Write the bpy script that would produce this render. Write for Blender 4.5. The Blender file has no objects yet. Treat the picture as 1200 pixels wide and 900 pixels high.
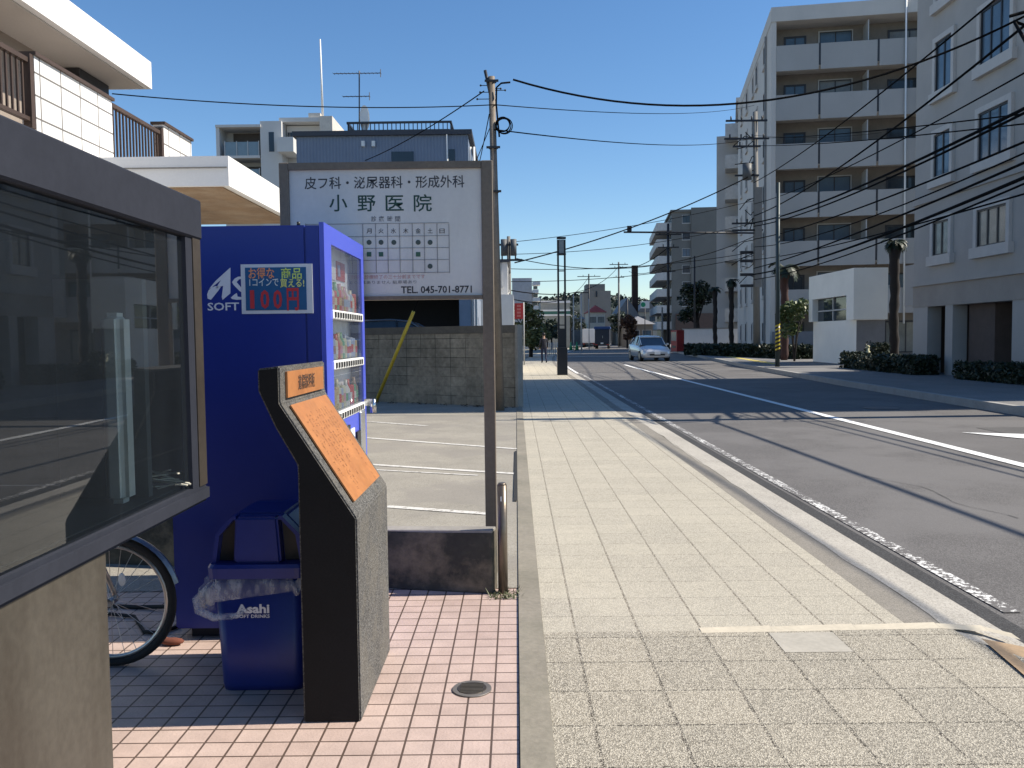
import bpy, bmesh, math, random
from mathutils import Vector, Matrix
random.seed(7)
R = math.radians
S = bpy.context.scene
COL = S.collection

# ------------------------------------------------------------------ camera, world, sun, exposure
CAM = Vector((0, 0, 1.4))
cd = bpy.data.cameras.new('camera'); cam = bpy.data.objects.new('camera', cd); COL.objects.link(cam)
cd.sensor_width = 36; cd.lens = 30.0; cd.clip_start = 0.05; cd.clip_end = 3000
FPX = 1000.0
PITCH, YAW, ROLL = R(3.09), R(0.29), R(0.65)
M3 = Matrix.Rotation(YAW, 3, 'Z') @ Matrix.Rotation(R(90) - PITCH, 3, 'X') @ Matrix.Rotation(-ROLL, 3, 'Z')
cam.matrix_world = Matrix.Translation(CAM) @ M3.to_4x4()
S.camera = cam
SUN_EL, SUN_AZ = R(45), R(2.0)          # the sun stands to the right (+X), a touch beyond
sdir = Vector((math.cos(SUN_EL) * math.cos(SUN_AZ), math.cos(SUN_EL) * math.sin(SUN_AZ), math.sin(SUN_EL)))
W = bpy.data.worlds.new('World'); S.world = W; W.use_nodes = True
nt = W.node_tree
sky = nt.nodes.new('ShaderNodeTexSky'); sky.sky_type = 'NISHITA'; sky.sun_disc = False
sky.sun_elevation = SUN_EL; sky.sun_rotation = math.atan2(sdir.x, sdir.y)
sky.altitude = 0; sky.air_density = 1.0; sky.dust_density = 0.1; sky.ozone_density = 2.2
bg = nt.nodes['Background']; hs_ = nt.nodes.new('ShaderNodeHueSaturation'); hs_.inputs['Saturation'].default_value = 1.18
tint = nt.nodes.new('ShaderNodeMix'); tint.data_type = 'RGBA'; tint.blend_type = 'MULTIPLY'; tint.inputs[0].default_value = 1; tint.inputs[7].default_value = (.95, 1.0, 1.06, 1)
nt.links.new(sky.outputs[0], hs_.inputs['Color']); nt.links.new(hs_.outputs[0], tint.inputs[6]); nt.links.new(tint.outputs[2], bg.inputs[0]); bg.inputs[1].default_value = 0.10
sl = bpy.data.lights.new('sun', 'SUN'); sl.energy = 5.0; sl.angle = R(0.5); sl.color = (1.0, 0.92, 0.79)
so = bpy.data.objects.new('sun', sl); COL.objects.link(so)
so.rotation_euler = (-sdir).to_track_quat('-Z', 'Y').to_euler()
S.view_settings.view_transform = 'Standard'; S.view_settings.look = 'None'
S.view_settings.exposure = 0.5; S.view_settings.gamma = 1.0
S.cycles.max_bounces = 6; S.cycles.transparent_max_bounces = 12

# ------------------------------------------------------------------ surveying the photograph
def ray(px, py): return (M3 @ Vector(((px - 600) / FPX, (450 - py) / FPX, -1))).normalized()
def atY(px, py, Y):
    d = ray(px, py); return CAM + d * (Y / d.y)
def atX(px, py, X):
    d = ray(px, py); return CAM + d * (X / d.x)
def atZ(px, py, z=0.0):
    d = ray(px, py); return CAM + d * ((z - CAM.z) / d.z)

# ------------------------------------------------------------------ mesh builder
class MB:
    def __init__(s): s.bm = bmesh.new(); s.mi = 0
    def poly(s, pts):
        vs = [s.bm.verts.new(Vector(p)) for p in pts]
        f = s.bm.faces.new(vs); f.material_index = s.mi; return f
    def box(s, a, b, M=None):
        x0, y0, z0 = a; x1, y1, z1 = b
        P = [Vector(p) for p in ((x0,y0,z0),(x1,y0,z0),(x1,y1,z0),(x0,y1,z0),(x0,y0,z1),(x1,y0,z1),(x1,y1,z1),(x0,y1,z1))]
        if M: P = [M @ p for p in P]
        v = [s.bm.verts.new(p) for p in P]
        for q in ((0,3,2,1),(4,5,6,7),(0,1,5,4),(1,2,6,5),(2,3,7,6),(3,0,4,7)):
            f = s.bm.faces.new([v[i] for i in q]); f.material_index = s.mi
        return s
    def tube(s, pts, r, n=8, cap=True, r2=None):
        pts = [Vector(p) for p in pts]; rings = []; m = len(pts)
        prev = None
        for i, p in enumerate(pts):
            t = (pts[min(i + 1, m - 1)] - pts[max(i - 1, 0)]).normalized()
            if prev is None:
                u = t.cross(Vector((0, 0, 1)) if abs(t.z) < .9 else Vector((1, 0, 0))).normalized()
            else:
                u = (prev - t * prev.dot(t)).normalized()
            prev = u; w = t.cross(u)
            rr = r[i] if isinstance(r, (list, tuple)) else (r if r2 is None else r + (r2 - r) * i / (m - 1))
            rings.append([s.bm.verts.new(p + (u * math.cos(2*math.pi*k/n) + w * math.sin(2*math.pi*k/n)) * rr) for k in range(n)])
        for a, b in zip(rings, rings[1:]):
            for k in range(n):
                f = s.bm.faces.new((a[k], a[(k+1) % n], b[(k+1) % n], b[k])); f.smooth = n > 5; f.material_index = s.mi
        if cap:
            for rg, rev in ((rings[0], True), (rings[-1], False)):
                f = s.bm.faces.new(rg[::-1] if rev else rg); f.material_index = s.mi
        return s
    def ring(s, c, rad, r, axis='Y', n=40, m=8):
        c = Vector(c); rings = []
        for i in range(n):
            a = 2*math.pi*i/n
            d = {'Y': Vector((math.cos(a), 0, math.sin(a))), 'Z': Vector((math.cos(a), math.sin(a), 0)), 'X': Vector((0, math.cos(a), math.sin(a)))}[axis]
            ax = {'Y': Vector((0,1,0)), 'Z': Vector((0,0,1)), 'X': Vector((1,0,0))}[axis]
            rings.append([s.bm.verts.new(c + d*rad + (d*math.cos(2*math.pi*k/m) + ax*math.sin(2*math.pi*k/m))*r) for k in range(m)])
        for i in range(n):
            a, b = rings[i], rings[(i+1) % n]
            for k in range(m):
                f = s.bm.faces.new((a[k], a[(k+1) % m], b[(k+1) % m], b[k])); f.smooth = True; f.material_index = s.mi
        return s
    def prism(s, prof, plane, t0, t1):
        """prof: 2D outline, plane 'XZ' (extruded along Y), 'YZ' (along X) or 'XY' (along Z)"""
        def to(p, t): return {'XZ': (p[0], t, p[1]), 'YZ': (t, p[0], p[1]), 'XY': (p[0], p[1], t)}[plane]
        a = [s.bm.verts.new(to(p, t0)) for p in prof]; b = [s.bm.verts.new(to(p, t1)) for p in prof]
        n = len(prof)
        for i in range(n):
            f = s.bm.faces.new((a[i], a[(i+1) % n], b[(i+1) % n], b[i])); f.material_index = s.mi
        s.bm.faces.new(a[::-1]).material_index = s.mi; s.bm.faces.new(b).material_index = s.mi
        return s
    def loft(s, sections, cap=True, smooth=False):
        rings = [[s.bm.verts.new(Vector(p)) for p in sec] for sec in sections]; n = len(rings[0])
        for a, b in zip(rings, rings[1:]):
            for k in range(n):
                f = s.bm.faces.new((a[k], a[(k+1) % n], b[(k+1) % n], b[k])); f.smooth = smooth; f.material_index = s.mi
        if cap:
            s.bm.faces.new(rings[0][::-1]).material_index = s.mi; s.bm.faces.new(rings[-1]).material_index = s.mi
        return s
    def sphere(s, c, r, sub=2, sc=(1,1,1)):
        res = bmesh.ops.create_icosphere(s.bm, subdivisions=sub, radius=r)
        for v in res['verts']: v.co = Vector(c) + Vector((v.co.x*sc[0], v.co.y*sc[1], v.co.z*sc[2]))
        for v in res['verts']:
            for f in v.link_faces: f.smooth = True; f.material_index = s.mi
        return s
    def shift(s, off):
        for v in s.bm.verts: v.co += Vector(off)
        return s
    def bevel(s, w, seg=2):
        bmesh.ops.remove_doubles(s.bm, verts=s.bm.verts[:], dist=1e-5)
        es = [e for e in s.bm.edges if len(e.link_faces) == 2 and e.calc_face_angle(0) > 0.5]
        bmesh.ops.bevel(s.bm, geom=es, offset=w, segments=seg, affect='EDGES', clamp_overlap=True)
        return s
    def build(s, name, mats, parent=None, loc=None, world=False):
        if world and parent is not None:
            off = Vector((0,0,0)); q = parent
            while q: off += q.location; q = q.parent
            s.shift(-off)
        bmesh.ops.recalc_face_normals(s.bm, faces=s.bm.faces[:])
        me = bpy.data.meshes.new(name); s.bm.to_mesh(me); s.bm.free()
        if not isinstance(mats, (list, tuple)): mats = [mats]
        for m in mats: me.materials.append(m)
        o = bpy.data.objects.new(name, me); COL.objects.link(o)
        if parent: o.parent = parent
        if loc is not None: o.location = loc
        return o
def tag(o, label=None, cat=None, group=None, kind=None):
    if label: o['label'] = label
    if cat: o['category'] = cat
    if group: o['group'] = group
    if kind: o['kind'] = kind
    return o
def empty(name, loc=(0,0,0), rz=0.0, label=None, cat=None, group=None):
    o = bpy.data.objects.new(name, None); COL.objects.link(o); o.location = loc; o.rotation_euler = (0,0,rz); o.empty_display_size = .2
    return tag(o, label, cat, group)
def kids(o): return [c for c in bpy.data.objects if c.parent == o]
def copy_tree(o, parent=None):
    c = o.copy(); COL.objects.link(c); c.parent = parent
    for ch in kids(o): copy_tree(ch, c)
    return c
FONT = None
def text(name, body, size, mat, parent, M, bold=0.0, extrude=0.0006, align='LEFT', sx=1.0, fit=None):
    """lettering as real mesh; M places its XY plane; fit = wanted width"""
    cu = bpy.data.curves.new(name, 'FONT'); cu.body = body; cu.size = size; cu.align_x = align
    cu.extrude = extrude; cu.offset = bold; cu.resolution_u = 2
    ob = bpy.data.objects.new(name, cu); COL.objects.link(ob)
    dg = bpy.context.evaluated_depsgraph_get(); dg.update()
    me = bpy.data.meshes.new_from_object(ob.evaluated_get(dg)); bpy.data.objects.remove(ob)
    if fit and len(me.vertices):
        xs = [v.co.x for v in me.vertices]; w = max(xs) - min(xs)
        if align == 'LEFT':
            x0 = min(xs)
            for v in me.vertices: v.co.x = (v.co.x - x0) * fit / w
        else:
            for v in me.vertices: v.co.x *= fit / w
    for v in me.vertices: v.co.x *= sx
    me.transform(M); me.materials.clear(); me.materials.append(mat); me.name = name
    o = bpy.data.objects.new(name, me); COL.objects.link(o); o.parent = parent
    return o
def face_cam(x, y, z):   # text plane facing -Y
    return Matrix.Translation((x, y, z)) @ Matrix.Rotation(R(90), 4, 'X')

# ------------------------------------------------------------------ materials
MATS = {}
def N(t, typ, **kw):
    n = t.nodes.new(typ)
    for k, v in kw.items():
        if k.startswith('_'): setattr(n, k[1:], v)
        else: n.inputs[k.replace('_', ' ')].default_value = v
    return n
def c4(c): return (c[0], c[1], c[2], 1) if not isinstance(c, (int, float)) else (c, c, c, 1)
def base_mat(name):
    m = bpy.data.materials.new(name); m.use_nodes = True; t = m.node_tree
    b = t.nodes['Principled BSDF']; return m, t, b
def mix(t, fac, a, b, mode='MIX'):
    n = t.nodes.new('ShaderNodeMix'); n.data_type = 'RGBA'; n.blend_type = mode
    for s, v in ((0, fac), (6, a), (7, b)):
        if hasattr(v, 'links'): t.links.new(v, n.inputs[s])
        elif s == 0: n.inputs[0].default_value = v
        else: n.inputs[s].default_value = c4(v)
    return n.outputs[2]
def noise(t, co, scale, detail=4, rough=.6, stretch=None):
    n = N(t, 'ShaderNodeTexNoise', Scale=scale, Detail=detail, Roughness=rough)
    if stretch:
        mp = t.nodes.new('ShaderNodeMapping'); mp.inputs['Scale'].default_value = stretch; t.links.new(co, mp.inputs[0]); co = mp.outputs[0]
    t.links.new(co, n.inputs['Vector']); return n.outputs[0]
def ramp(t, fac, stops):
    n = t.nodes.new('ShaderNodeValToRGB'); e = n.color_ramp.elements
    while len(e) < len(stops): e.new(.5)
    for el, (p, c) in zip(e, stops): el.position = p; el.color = c4(c)
    t.links.new(fac, n.inputs[0]); return n.outputs[0]
def bump(t, b, h, strength=.3, dist=.01):
    n = N(t, 'ShaderNodeBump', Strength=strength, Distance=dist); t.links.new(h, n.inputs['Height']); t.links.new(n.outputs[0], b.inputs['Normal'])
def M(name, col, rough=.6, metal=0.0, var=.15, scale=3.0, fine=40.0, bmp=.15, stain=None, stainamt=.0, streak=False, coat=0.0):
    if name in MATS: return MATS[name]
    m, t, b = base_mat(name)
    tc = t.nodes.new('ShaderNodeTexCoord').outputs['Object']
    n1 = noise(t, tc, scale, 5); n2 = noise(t, tc, fine, 3)
    dark = [c * (1 - var) for c in col]; lite = [min(1, c * (1 + var * .8)) for c in col]
    c = ramp(t, n1, [(.3, dark), (.7, lite)])
    c = mix(t, .35 * min(1, var * 4), c, ramp(t, n2, [(.35, [x*.7 for x in col]), (.65, [min(1, x*1.2) for x in col])]))
    if stain:
        st = noise(t, tc, scale * .8, 6, .7, (1, 1, .25) if streak else None)
        c = mix(t, ramp(t, st, [(.45, 0), (.68, stainamt)]), c, stain)
    t.links.new(c, b.inputs['Base Color'])
    b.inputs['Roughness'].default_value = rough; b.inputs['Metallic'].default_value = metal
    b.inputs['Coat Weight'].default_value = coat
    if rough > .15 and var > 0:
        t.links.new(ramp(t, n1, [(.2, rough * .85), (.8, min(1, rough * 1.15))]), b.inputs['Roughness'])
    if bmp: bump(t, b, n2, bmp, .004)
    MATS[name] = m; return m
def tile_mat(name, colA, colB, joint, w, h, jw, speck=None, speckscale=250, speckamt=.5, rot=0, offs=(0,0), rough=.8, blot=.15, offset=0.0, plane='XY', jointnoise=0, bmp=.5, longj=None):
    m, t, b = base_mat(name)
    tc = t.nodes.new('ShaderNodeTexCoord').outputs['Object']
    co = tc
    if plane != 'XY':
        sp = t.nodes.new('ShaderNodeSeparateXYZ'); t.links.new(tc, sp.inputs[0]); cb = t.nodes.new('ShaderNodeCombineXYZ')
        t.links.new(sp.outputs[0 if plane == 'XZ' else 1], cb.inputs[0]); t.links.new(sp.outputs[2], cb.inputs[1]); co = cb.outputs[0]
    mp = t.nodes.new('ShaderNodeMapping'); mp.inputs['Location'].default_value = (offs[0], offs[1], 0); mp.inputs['Rotation'].default_value = (0, 0, rot)
    t.links.new(co, mp.inputs[0])
    br = N(t, 'ShaderNodeTexBrick', Scale=1.0, Mortar_Size=jw, Mortar_Smooth=.15, Bias=0.0, Brick_Width=w, Row_Height=h)
    br.offset = offset; br.squash = 1.0
    br.inputs['Color1'].default_value = c4(colA); br.inputs['Color2'].default_value = c4(colB); br.inputs['Mortar'].default_value = c4(joint)
    t.links.new(mp.outputs[0], br.inputs['Vector'])
    c = br.outputs['Color']
    if jointnoise:
        plainc = mix(t, .5, colA, colB)
        c = mix(t, ramp(t, noise(t, tc, jointnoise, 3), [(.42, 0), (.58, .9)]), c, plainc)
    c = mix(t, 1.0, c, ramp(t, noise(t, tc, 1.3, 6, .65), [(.3, 1 - blot), (.7, 1.0)]), 'MULTIPLY')
    c = mix(t, 1.0, c, ramp(t, noise(t, tc, 9, 4, .65), [(.3, 1 - blot*.7), (.65, 1.0)]), 'MULTIPLY')
    if longj:
        x0, st, wd_, cj = longj
        sx_ = t.nodes.new('ShaderNodeSeparateXYZ'); t.links.new(tc, sx_.inputs[0])
        a1 = t.nodes.new('ShaderNodeMath'); a1.operation = 'SUBTRACT'; a1.inputs[1].default_value = x0 - wd_/2 - .0015
        nz = t.nodes.new('ShaderNodeMath'); nz.operation = 'MULTIPLY_ADD'; nz.inputs[1].default_value = .006; t.links.new(noise(t, tc, 6, 3), nz.inputs[0]); t.links.new(sx_.outputs[0], nz.inputs[2]); t.links.new(nz.outputs[0], a1.inputs[0])
        a2 = t.nodes.new('ShaderNodeMath'); a2.operation = 'FLOORED_MODULO'; a2.inputs[1].default_value = st; t.links.new(a1.outputs[0], a2.inputs[0])
        a3 = t.nodes.new('ShaderNodeMath'); a3.operation = 'LESS_THAN'; a3.inputs[1].default_value = wd_; t.links.new(a2.outputs[0], a3.inputs[0])
        c = mix(t, a3.outputs[0], c, cj)
    h = noise(t, tc, 90, 3)
    if speck:
        v = N(t, 'ShaderNodeTexVoronoi', Scale=speckscale); t.links.new(tc, v.inputs['Vector'])
        c = mix(t, ramp(t, v.outputs['Color'], [(.3, speckamt), (.62, 0)]), c, speck)
        h = v.outputs['Distance']
    t.links.new(c, b.inputs['Base Color']); b.inputs['Roughness'].default_value = rough
    hh = t.nodes.new('ShaderNodeMath'); hh.operation = 'MULTIPLY_ADD'; hh.inputs[1].default_value = -1.5
    t.links.new(br.outputs['Fac'], hh.inputs[0]); t.links.new(h, hh.inputs[2])
    bump(t, b, hh.outputs[0], bmp, .004)
    MATS[name] = m; return m
def speck_mat(name, col, dark, lite, scale=180, amt=.6, rough=.85, blot=.2, big=None, bigamt=.5, bmp=.5, bigscale=.8):
    m, t, b = base_mat(name); tc = t.nodes.new('ShaderNodeTexCoord').outputs['Object']
    v = N(t, 'ShaderNodeTexVoronoi', Scale=scale); t.links.new(tc, v.inputs['Vector'])
    c = mix(t, amt, col, ramp(t, v.outputs['Color'], [(.25, dark), (.5, col), (.8, lite)]))
    c = mix(t, 1.0, c, ramp(t, noise(t, tc, 1.1, 6, .65), [(.3, 1 - blot), (.7, 1.0)]), 'MULTIPLY')
    if big: c = mix(t, ramp(t, noise(t, tc, bigscale, 5, .6), [(.5, 0), (.56, bigamt)]), c, big)
    t.links.new(c, b.inputs['Base Color']); b.inputs['Roughness'].default_value = rough
    bump(t, b, v.outputs['Distance'], bmp, .003)
    MATS[name] = m; return m
def worn_paint(name, under, paint=(.75,.75,.72), lo=.45, hi=.52, scale=28):
    m, t, b = base_mat(name); tc = t.nodes.new('ShaderNodeTexCoord').outputs['Object']
    n = noise(t, tc, scale, 5, .75); n2 = noise(t, tc, 1.5, 3)
    a = t.nodes.new('ShaderNodeMath'); a.operation = 'ADD'; t.links.new(n, a.inputs[0])
    s = t.nodes.new('ShaderNodeMath'); s.operation = 'MULTIPLY_ADD'; s.inputs[1].default_value = .35; s.inputs[2].default_value = -.17
    t.links.new(n2, s.inputs[0]); t.links.new(s.outputs[0], a.inputs[1])
    t.links.new(mix(t, ramp(t, a.outputs[0], [(lo, 0), (hi, 1)]), under, paint), b.inputs['Base Color'])
    b.inputs['Roughness'].default_value = .8; bump(t, b, n, .4, .003); MATS[name] = m; return m
def glass_mat(name, tint=(.5,.55,.53), boost=1.6, dust_haze=0.0):
    m = bpy.data.materials.new(name); m.use_nodes = True; t = m.node_tree; t.nodes.clear()
    o = t.nodes.new('ShaderNodeOutputMaterial'); tr = t.nodes.new('ShaderNodeBsdfTransparent'); tr.inputs[0].default_value = c4(tint)
    g = t.nodes.new('ShaderNodeBsdfGlossy'); g.inputs['Roughness'].default_value = .015; g.inputs[0].default_value = (1,1,1,1)
    fr = t.nodes.new('ShaderNodeFresnel'); fr.inputs[0].default_value = 1.5
    mu = t.nodes.new('ShaderNodeMath'); mu.operation = 'MULTIPLY'; mu.inputs[1].default_value = boost; mu.use_clamp = True
    mx = t.nodes.new('ShaderNodeMixShader'); t.links.new(fr.outputs[0], mu.inputs[0]); t.links.new(mu.outputs[0], mx.inputs[0])
    t.links.new(tr.outputs[0], mx.inputs[1]); t.links.new(g.outputs[0], mx.inputs[2]); 
    if dust_haze:
        tcg = t.nodes.new('ShaderNodeTexCoord').outputs['Object']; df_ = t.nodes.new('ShaderNodeBsdfDiffuse'); df_.inputs[0].default_value = (.30,.37,.46,1); m2 = t.nodes.new('ShaderNodeMixShader')
        t.links.new(ramp(t, noise(t, tcg, 2.5, 5, .7, (1,1,.6)), [(.3, dust_haze*.7), (.75, dust_haze*1.4)]), m2.inputs[0]); t.links.new(mx.outputs[0], m2.inputs[1]); t.links.new(df_.outputs[0], m2.inputs[2]); t.links.new(m2.outputs[0], o.inputs[0])
    else: t.links.new(mx.outputs[0], o.inputs[0])
    MATS[name] = m; return m
def leaf_mat(name, a, b_, tr=.25):
    m, t, b = base_mat(name); tc = t.nodes.new('ShaderNodeTexCoord').outputs['Object']
    t.links.new(ramp(t, noise(t, tc, 2.5, 4), [(.3, a), (.7, b_)]), b.inputs['Base Color']); b.inputs['Roughness'].default_value = .55
    MATS[name] = m; return m

asphalt = speck_mat('asphalt', (.125,.117,.113), (.06,.056,.054), (.24,.23,.22), 160, .5, .85, .22, (.155,.147,.142), .6, .4, .35)
ashold = speck_mat('asphalt_patch', (.27,.245,.205), (.14,.13,.11), (.34,.31,.27), 170, .5, .9, .25)
ashdark = speck_mat('asphalt_dark', (.045,.044,.045), (.02,.02,.02), (.11,.11,.11), 150, .5, .9, .3)
gutter_m = speck_mat('gutter_concrete', (.45,.42,.37), (.2,.18,.15), (.52,.49,.43), 130, .5, .85, .3)
lot_m = speck_mat('lot_concrete', (.35,.32,.265), (.15,.14,.12), (.40,.38,.34), 120, .35, .9, .28, (.23,.21,.185), .5, .4, .9)
conc = M('concrete', (.30,.28,.245), .85, var=.25, scale=1.5, bmp=.3, stain=(.12,.11,.1), stainamt=.6)
strip_m = M('edging_concrete', (.25,.225,.18), .85, var=.25, scale=1.2, bmp=.4, stain=(.1,.1,.07), stainamt=.5)
pave_far = tile_mat('paving_slabs', (.43,.39,.31), (.37,.335,.27), (.18,.16,.125), .3, .3, .0035, (.62,.57,.46), 220, .65, offs=(-.27,0), blot=.2, longj=(.27,.3,.0065,(.085,.065,.045)))
pave_near = tile_mat('paving_slabs_exposed', (.33,.292,.225), (.24,.215,.17), (.06,.05,.035), .3, .3, .005, (.68,.62,.50), 230, .7, offs=(-.27,0), blot=.25, bmp=.8, longj=(.27,.3,.007,(.05,.04,.03)))
pink = tile_mat('pink_tiles', (.62,.475,.41), (.56,.42,.36), (.12,.08,.06), .1, .1, .0042, offs=(0,0), rough=.55, blot=.22)
lettering_white = M('white_lettering', (.70,.70,.74), .5, var=.05)

# ------------------------------------------------------------------ road layout
def off(y):
    if y < 35: return 0.0
    if y < 110: return .0011 * (y - 35) ** 2
    return 6.19 + .165 * (y - 110)
def lerp_tab(tab, y):
    if y <= tab[0][0]: return tab[0][1]
    for (a, b), (c, d) in zip(tab, tab[1:]):
        if y <= c: return b + (d - b) * (y - a) / (c - a)
    return tab[-1][1]
KR = [(-20,8.7),(14.7,8.75),(23.5,9.1),(38,10.2),(51,11.6),(74,13.8),(110,17.5),(160,27),(260,45)]
def kr(y): return lerp_tab(KR, y)
YS = [-12,-4,0,2,4,6,8,10,13,16,20,24,28,32,36,40,46,52,58,64,72,80,90,100,110,125,145,170,200,240]
def strip(name, fl, fr_, zl, zr, mat, y0=-12, y1=240, kind='structure', extra=None, thick=0):
    ys = sorted(set([y0, y1] + [y for y in YS if y0 < y < y1])); m = MB(); L = []; Rr = []
    for y in ys:
        L.append(m.bm.verts.new((fl(y), y, zl))); Rr.append(m.bm.verts.new((fr_(y), y, zr)))
    for i in range(len(ys) - 1): m.bm.faces.new((L[i], Rr[i], Rr[i+1], L[i+1]))
    if thick:
        for side in (L, Rr):
            for i in range(len(ys) - 1):
                a, b = side[i], side[i+1]
                m.poly([a.co, b.co, b.co - Vector((0,0,thick)), a.co - Vector((0,0,thick))])
    o = m.build(name, mat); 
    if kind: o['kind'] = kind
    return o
RZ = -.05
m = MB(); m.poly([(-900,-300,-.20),(900,-300,-.20),(900,1600,-.20),(-900,1600,-.20)]); tag(m.build('ground', M('far_ground', (.16,.15,.13), .9, scale=.05)), kind='structure')
strip('road', lambda y: 2.25 + off(y), kr, RZ, RZ, asphalt)
strip('road_edge', lambda y: 2.33 + off(y), lambda y: 2.46 + off(y), RZ + .004, RZ + .004, ashdark, 0, 16)
YS = sorted(set(YS + [k*.35 for k in range(-8, 60)]))
strip('gutter', lambda y: 2.035 + .012*math.sin(y*1.7) + .010*math.sin(y*4.3+1) + .006*math.sin(y*9.1) + off(y), lambda y: 2.34 + off(y), -.0008, RZ + .008, gutter_m, -12, 110)
strip('pavement_patch', lambda y: 1.80 + off(y), lambda y: 2.05 + off(y), 0, -.003, ashold, -12, 110)
YC = 3.98
strip('pavement', lambda y: .115 + off(y), lambda y: 1.86 + off(y), .004, .004, pave_far, YC, 110)
strip('pavement_front', lambda y: .115, lambda y: 2.22 if y < 3.6 else 2.05, .004, .004, pave_near, -6, YC)
m = MB()      # cement seam between the two pavings
pts = [(.86,YC-.03),(1.2,YC-.025),(1.6,YC-.01),(2.0,YC+.0),(2.2,YC-.05),(2.28,YC-.16)]
for (a, b), (c, d) in zip(pts, pts[1:]): m.poly([(a,b,.0045),(c,d,.0045),(c,d+.075,.009),(a,b+.06,.009)])
tag(m.build('cement_seam', M('pale_cement', (.56,.50,.39), .9)), kind='structure')
m = MB(); m.poly([(1.17,3.69,.0055),(1.47,3.69,.0055),(1.47,3.94,.0055),(1.17,3.94,.0055)]); tag(m.build('repaired_slab', M('repaired_cement', (.42,.39,.33), .9)), kind='structure')
m = MB(); m.poly([(2.0,3.05,.0005),(2.33,3.05,-.03),(2.33,3.75,-.03),(2.10,3.82,.0005)]); m.shift((0,0,.012)); tag(m.build('gutter_slab', M('rusty_concrete', (.36,.25,.15), .9, var=.3)), kind='structure')
strip('edging', lambda y: (.0 if y < 110 else 0) + off(y), lambda y: .116 + off(y), .014, .010, strip_m, -6, 17)
strip('kerb_strip', lambda y: 0 + off(y), lambda y: .116 + off(y), .012, .012, strip_m, 17, 110)
m = MB(); m.box((-8,-6,-.1),(-.001,4.72,.002)); tag(m.build('tiled_plaza', pink), kind='structure')
# car park slab, its surface flush with the pavement
m = MB(); m.poly([(-12,4.7,.006),(-.001,4.7,.006),(-.001,17.2,.006),(-12,25.5,.006)]); tag(m.build('car_park_surface', lot_m), kind='structure')
m = MB(); m.poly([(-.035,7.2,.0165),(-.001,7.2,.0165),(-.001,10.4,.0165),(-.03,10.4,.0165)]); tag(m.build('drain_slot', M('black_gap', (.02,.02,.02), .9)), kind='structure')
lw = worn_paint('worn_lot_line', (.31,.29,.25), (.62,.6,.56), .40, .5, 20)
for i, (a, b) in enumerate([((448,593),(572,602)),((430,544),(604,555)),((430,550),(560,557)),((430,513),(606,526)),((432,494),(500,499))]):
    p, q = atZ(*a, .01), atZ(*b, .01); d = (q - p); n = Vector((-d.y, d.x, 0)).normalized() * .045
    if i == 2: n *= .5
    p = p - d * .8
    m = MB(); m.poly([p - n, q - n, q + n, p + n]); m.shift((0,0,.001)); tag(m.build('parking_line', lw), kind='structure')
# painted road markings
strip('edge_line', lambda y: 2.505 + off(y), lambda y: 2.60 + off(y), RZ + .0055, RZ + .0055, worn_paint('worn_edge_line', (.125,.117,.113), (.78,.77,.74), .53, .57, 30), 4.35, 34)
strip('edge_line', lambda y: 2.40 + off(y), lambda y: 2.52 + off(y), RZ + .008, RZ + .008, worn_paint('edge_line_far', (.125,.117,.113), (.8,.8,.78), .3, .45, 20), 34, 120)
strip('centre_line', lambda y: 5.42 + off(y)*1.15, lambda y: 5.58 + off(y)*1.15, RZ + .008, RZ + .008, worn_paint('centre_paint', (.125,.117,.113), (.82,.82,.8), .32, .42, 24), 3, 44)
m = MB()
for y, a, b in ((63, .3, 9.5), (82, .2, 12)):
    m.poly([(a + off(y) + (2.2), y, RZ+.012),(b + off(y), y, RZ+.012),(b + off(y), y+.45, RZ+.012),(a + off(y) + 2.2, y+.45, RZ+.012)])
tag(m.build('stop_lines', M('white_paint', (.8,.8,.78), .7)), kind='structure')
m = MB(); z = RZ + .01; m.poly([(6.45,12.35,z),(7.6,11.9,z),(7.15,11.35,z),(6.85,11.6,z)]); m.poly([(7.6,11.9,z),(8.1,12.3,z),(8.3,11.6,z),(7.5,11.3,z)]); tag(m.build('road_arrow', worn_paint('arrow_paint', (.1,.1,.1), (.8,.8,.78), .3, .42, 18)), kind='structure')
# manhole lids in the road
m = MB(); m.tube([(7.1,16.6,RZ+.002),(7.1,16.6,RZ+.009)], .32, 28); tag(m.build('road_manhole_lid', M('cast_iron', (.11,.11,.115), .5, .4)), 'round iron manhole lid in the shaded road beyond the arrow', 'manhole')
# right side pavement with kerb
rp = speck_mat('right_pavement', (.21,.205,.20), (.12,.12,.12), (.3,.29,.28), 90, .4, .9, .25)
strip('right_pavement', lambda y: kr(y) + .14, lambda y: kr(y) + 22, .10, .10, rp)
strip('right_kerb', kr, lambda y: kr(y) + .145, .104, .104, M('kerb_concrete', (.34,.33,.31), .85, var=.2), thick=.2)
m = MB()
for y in range(38, 60, 1): m.poly([(kr(y)+1.2,y,.106),(kr(y)+1.55,y,.106),(kr(y+.98)+1.55,y+.98,.106),(kr(y+.98)+1.2,y+.98,.106)])
tag(m.build('tactile_strip', M('tactile_yellow', (.62,.5,.12), .7)), kind='structure')
# left verge beyond the wall
strip('left_verge', lambda y: -30 + off(y), lambda y: off(y) - .01, .004, .004, M('verge', (.2,.19,.16), .9, var=.25), 17.3, 240)

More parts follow.
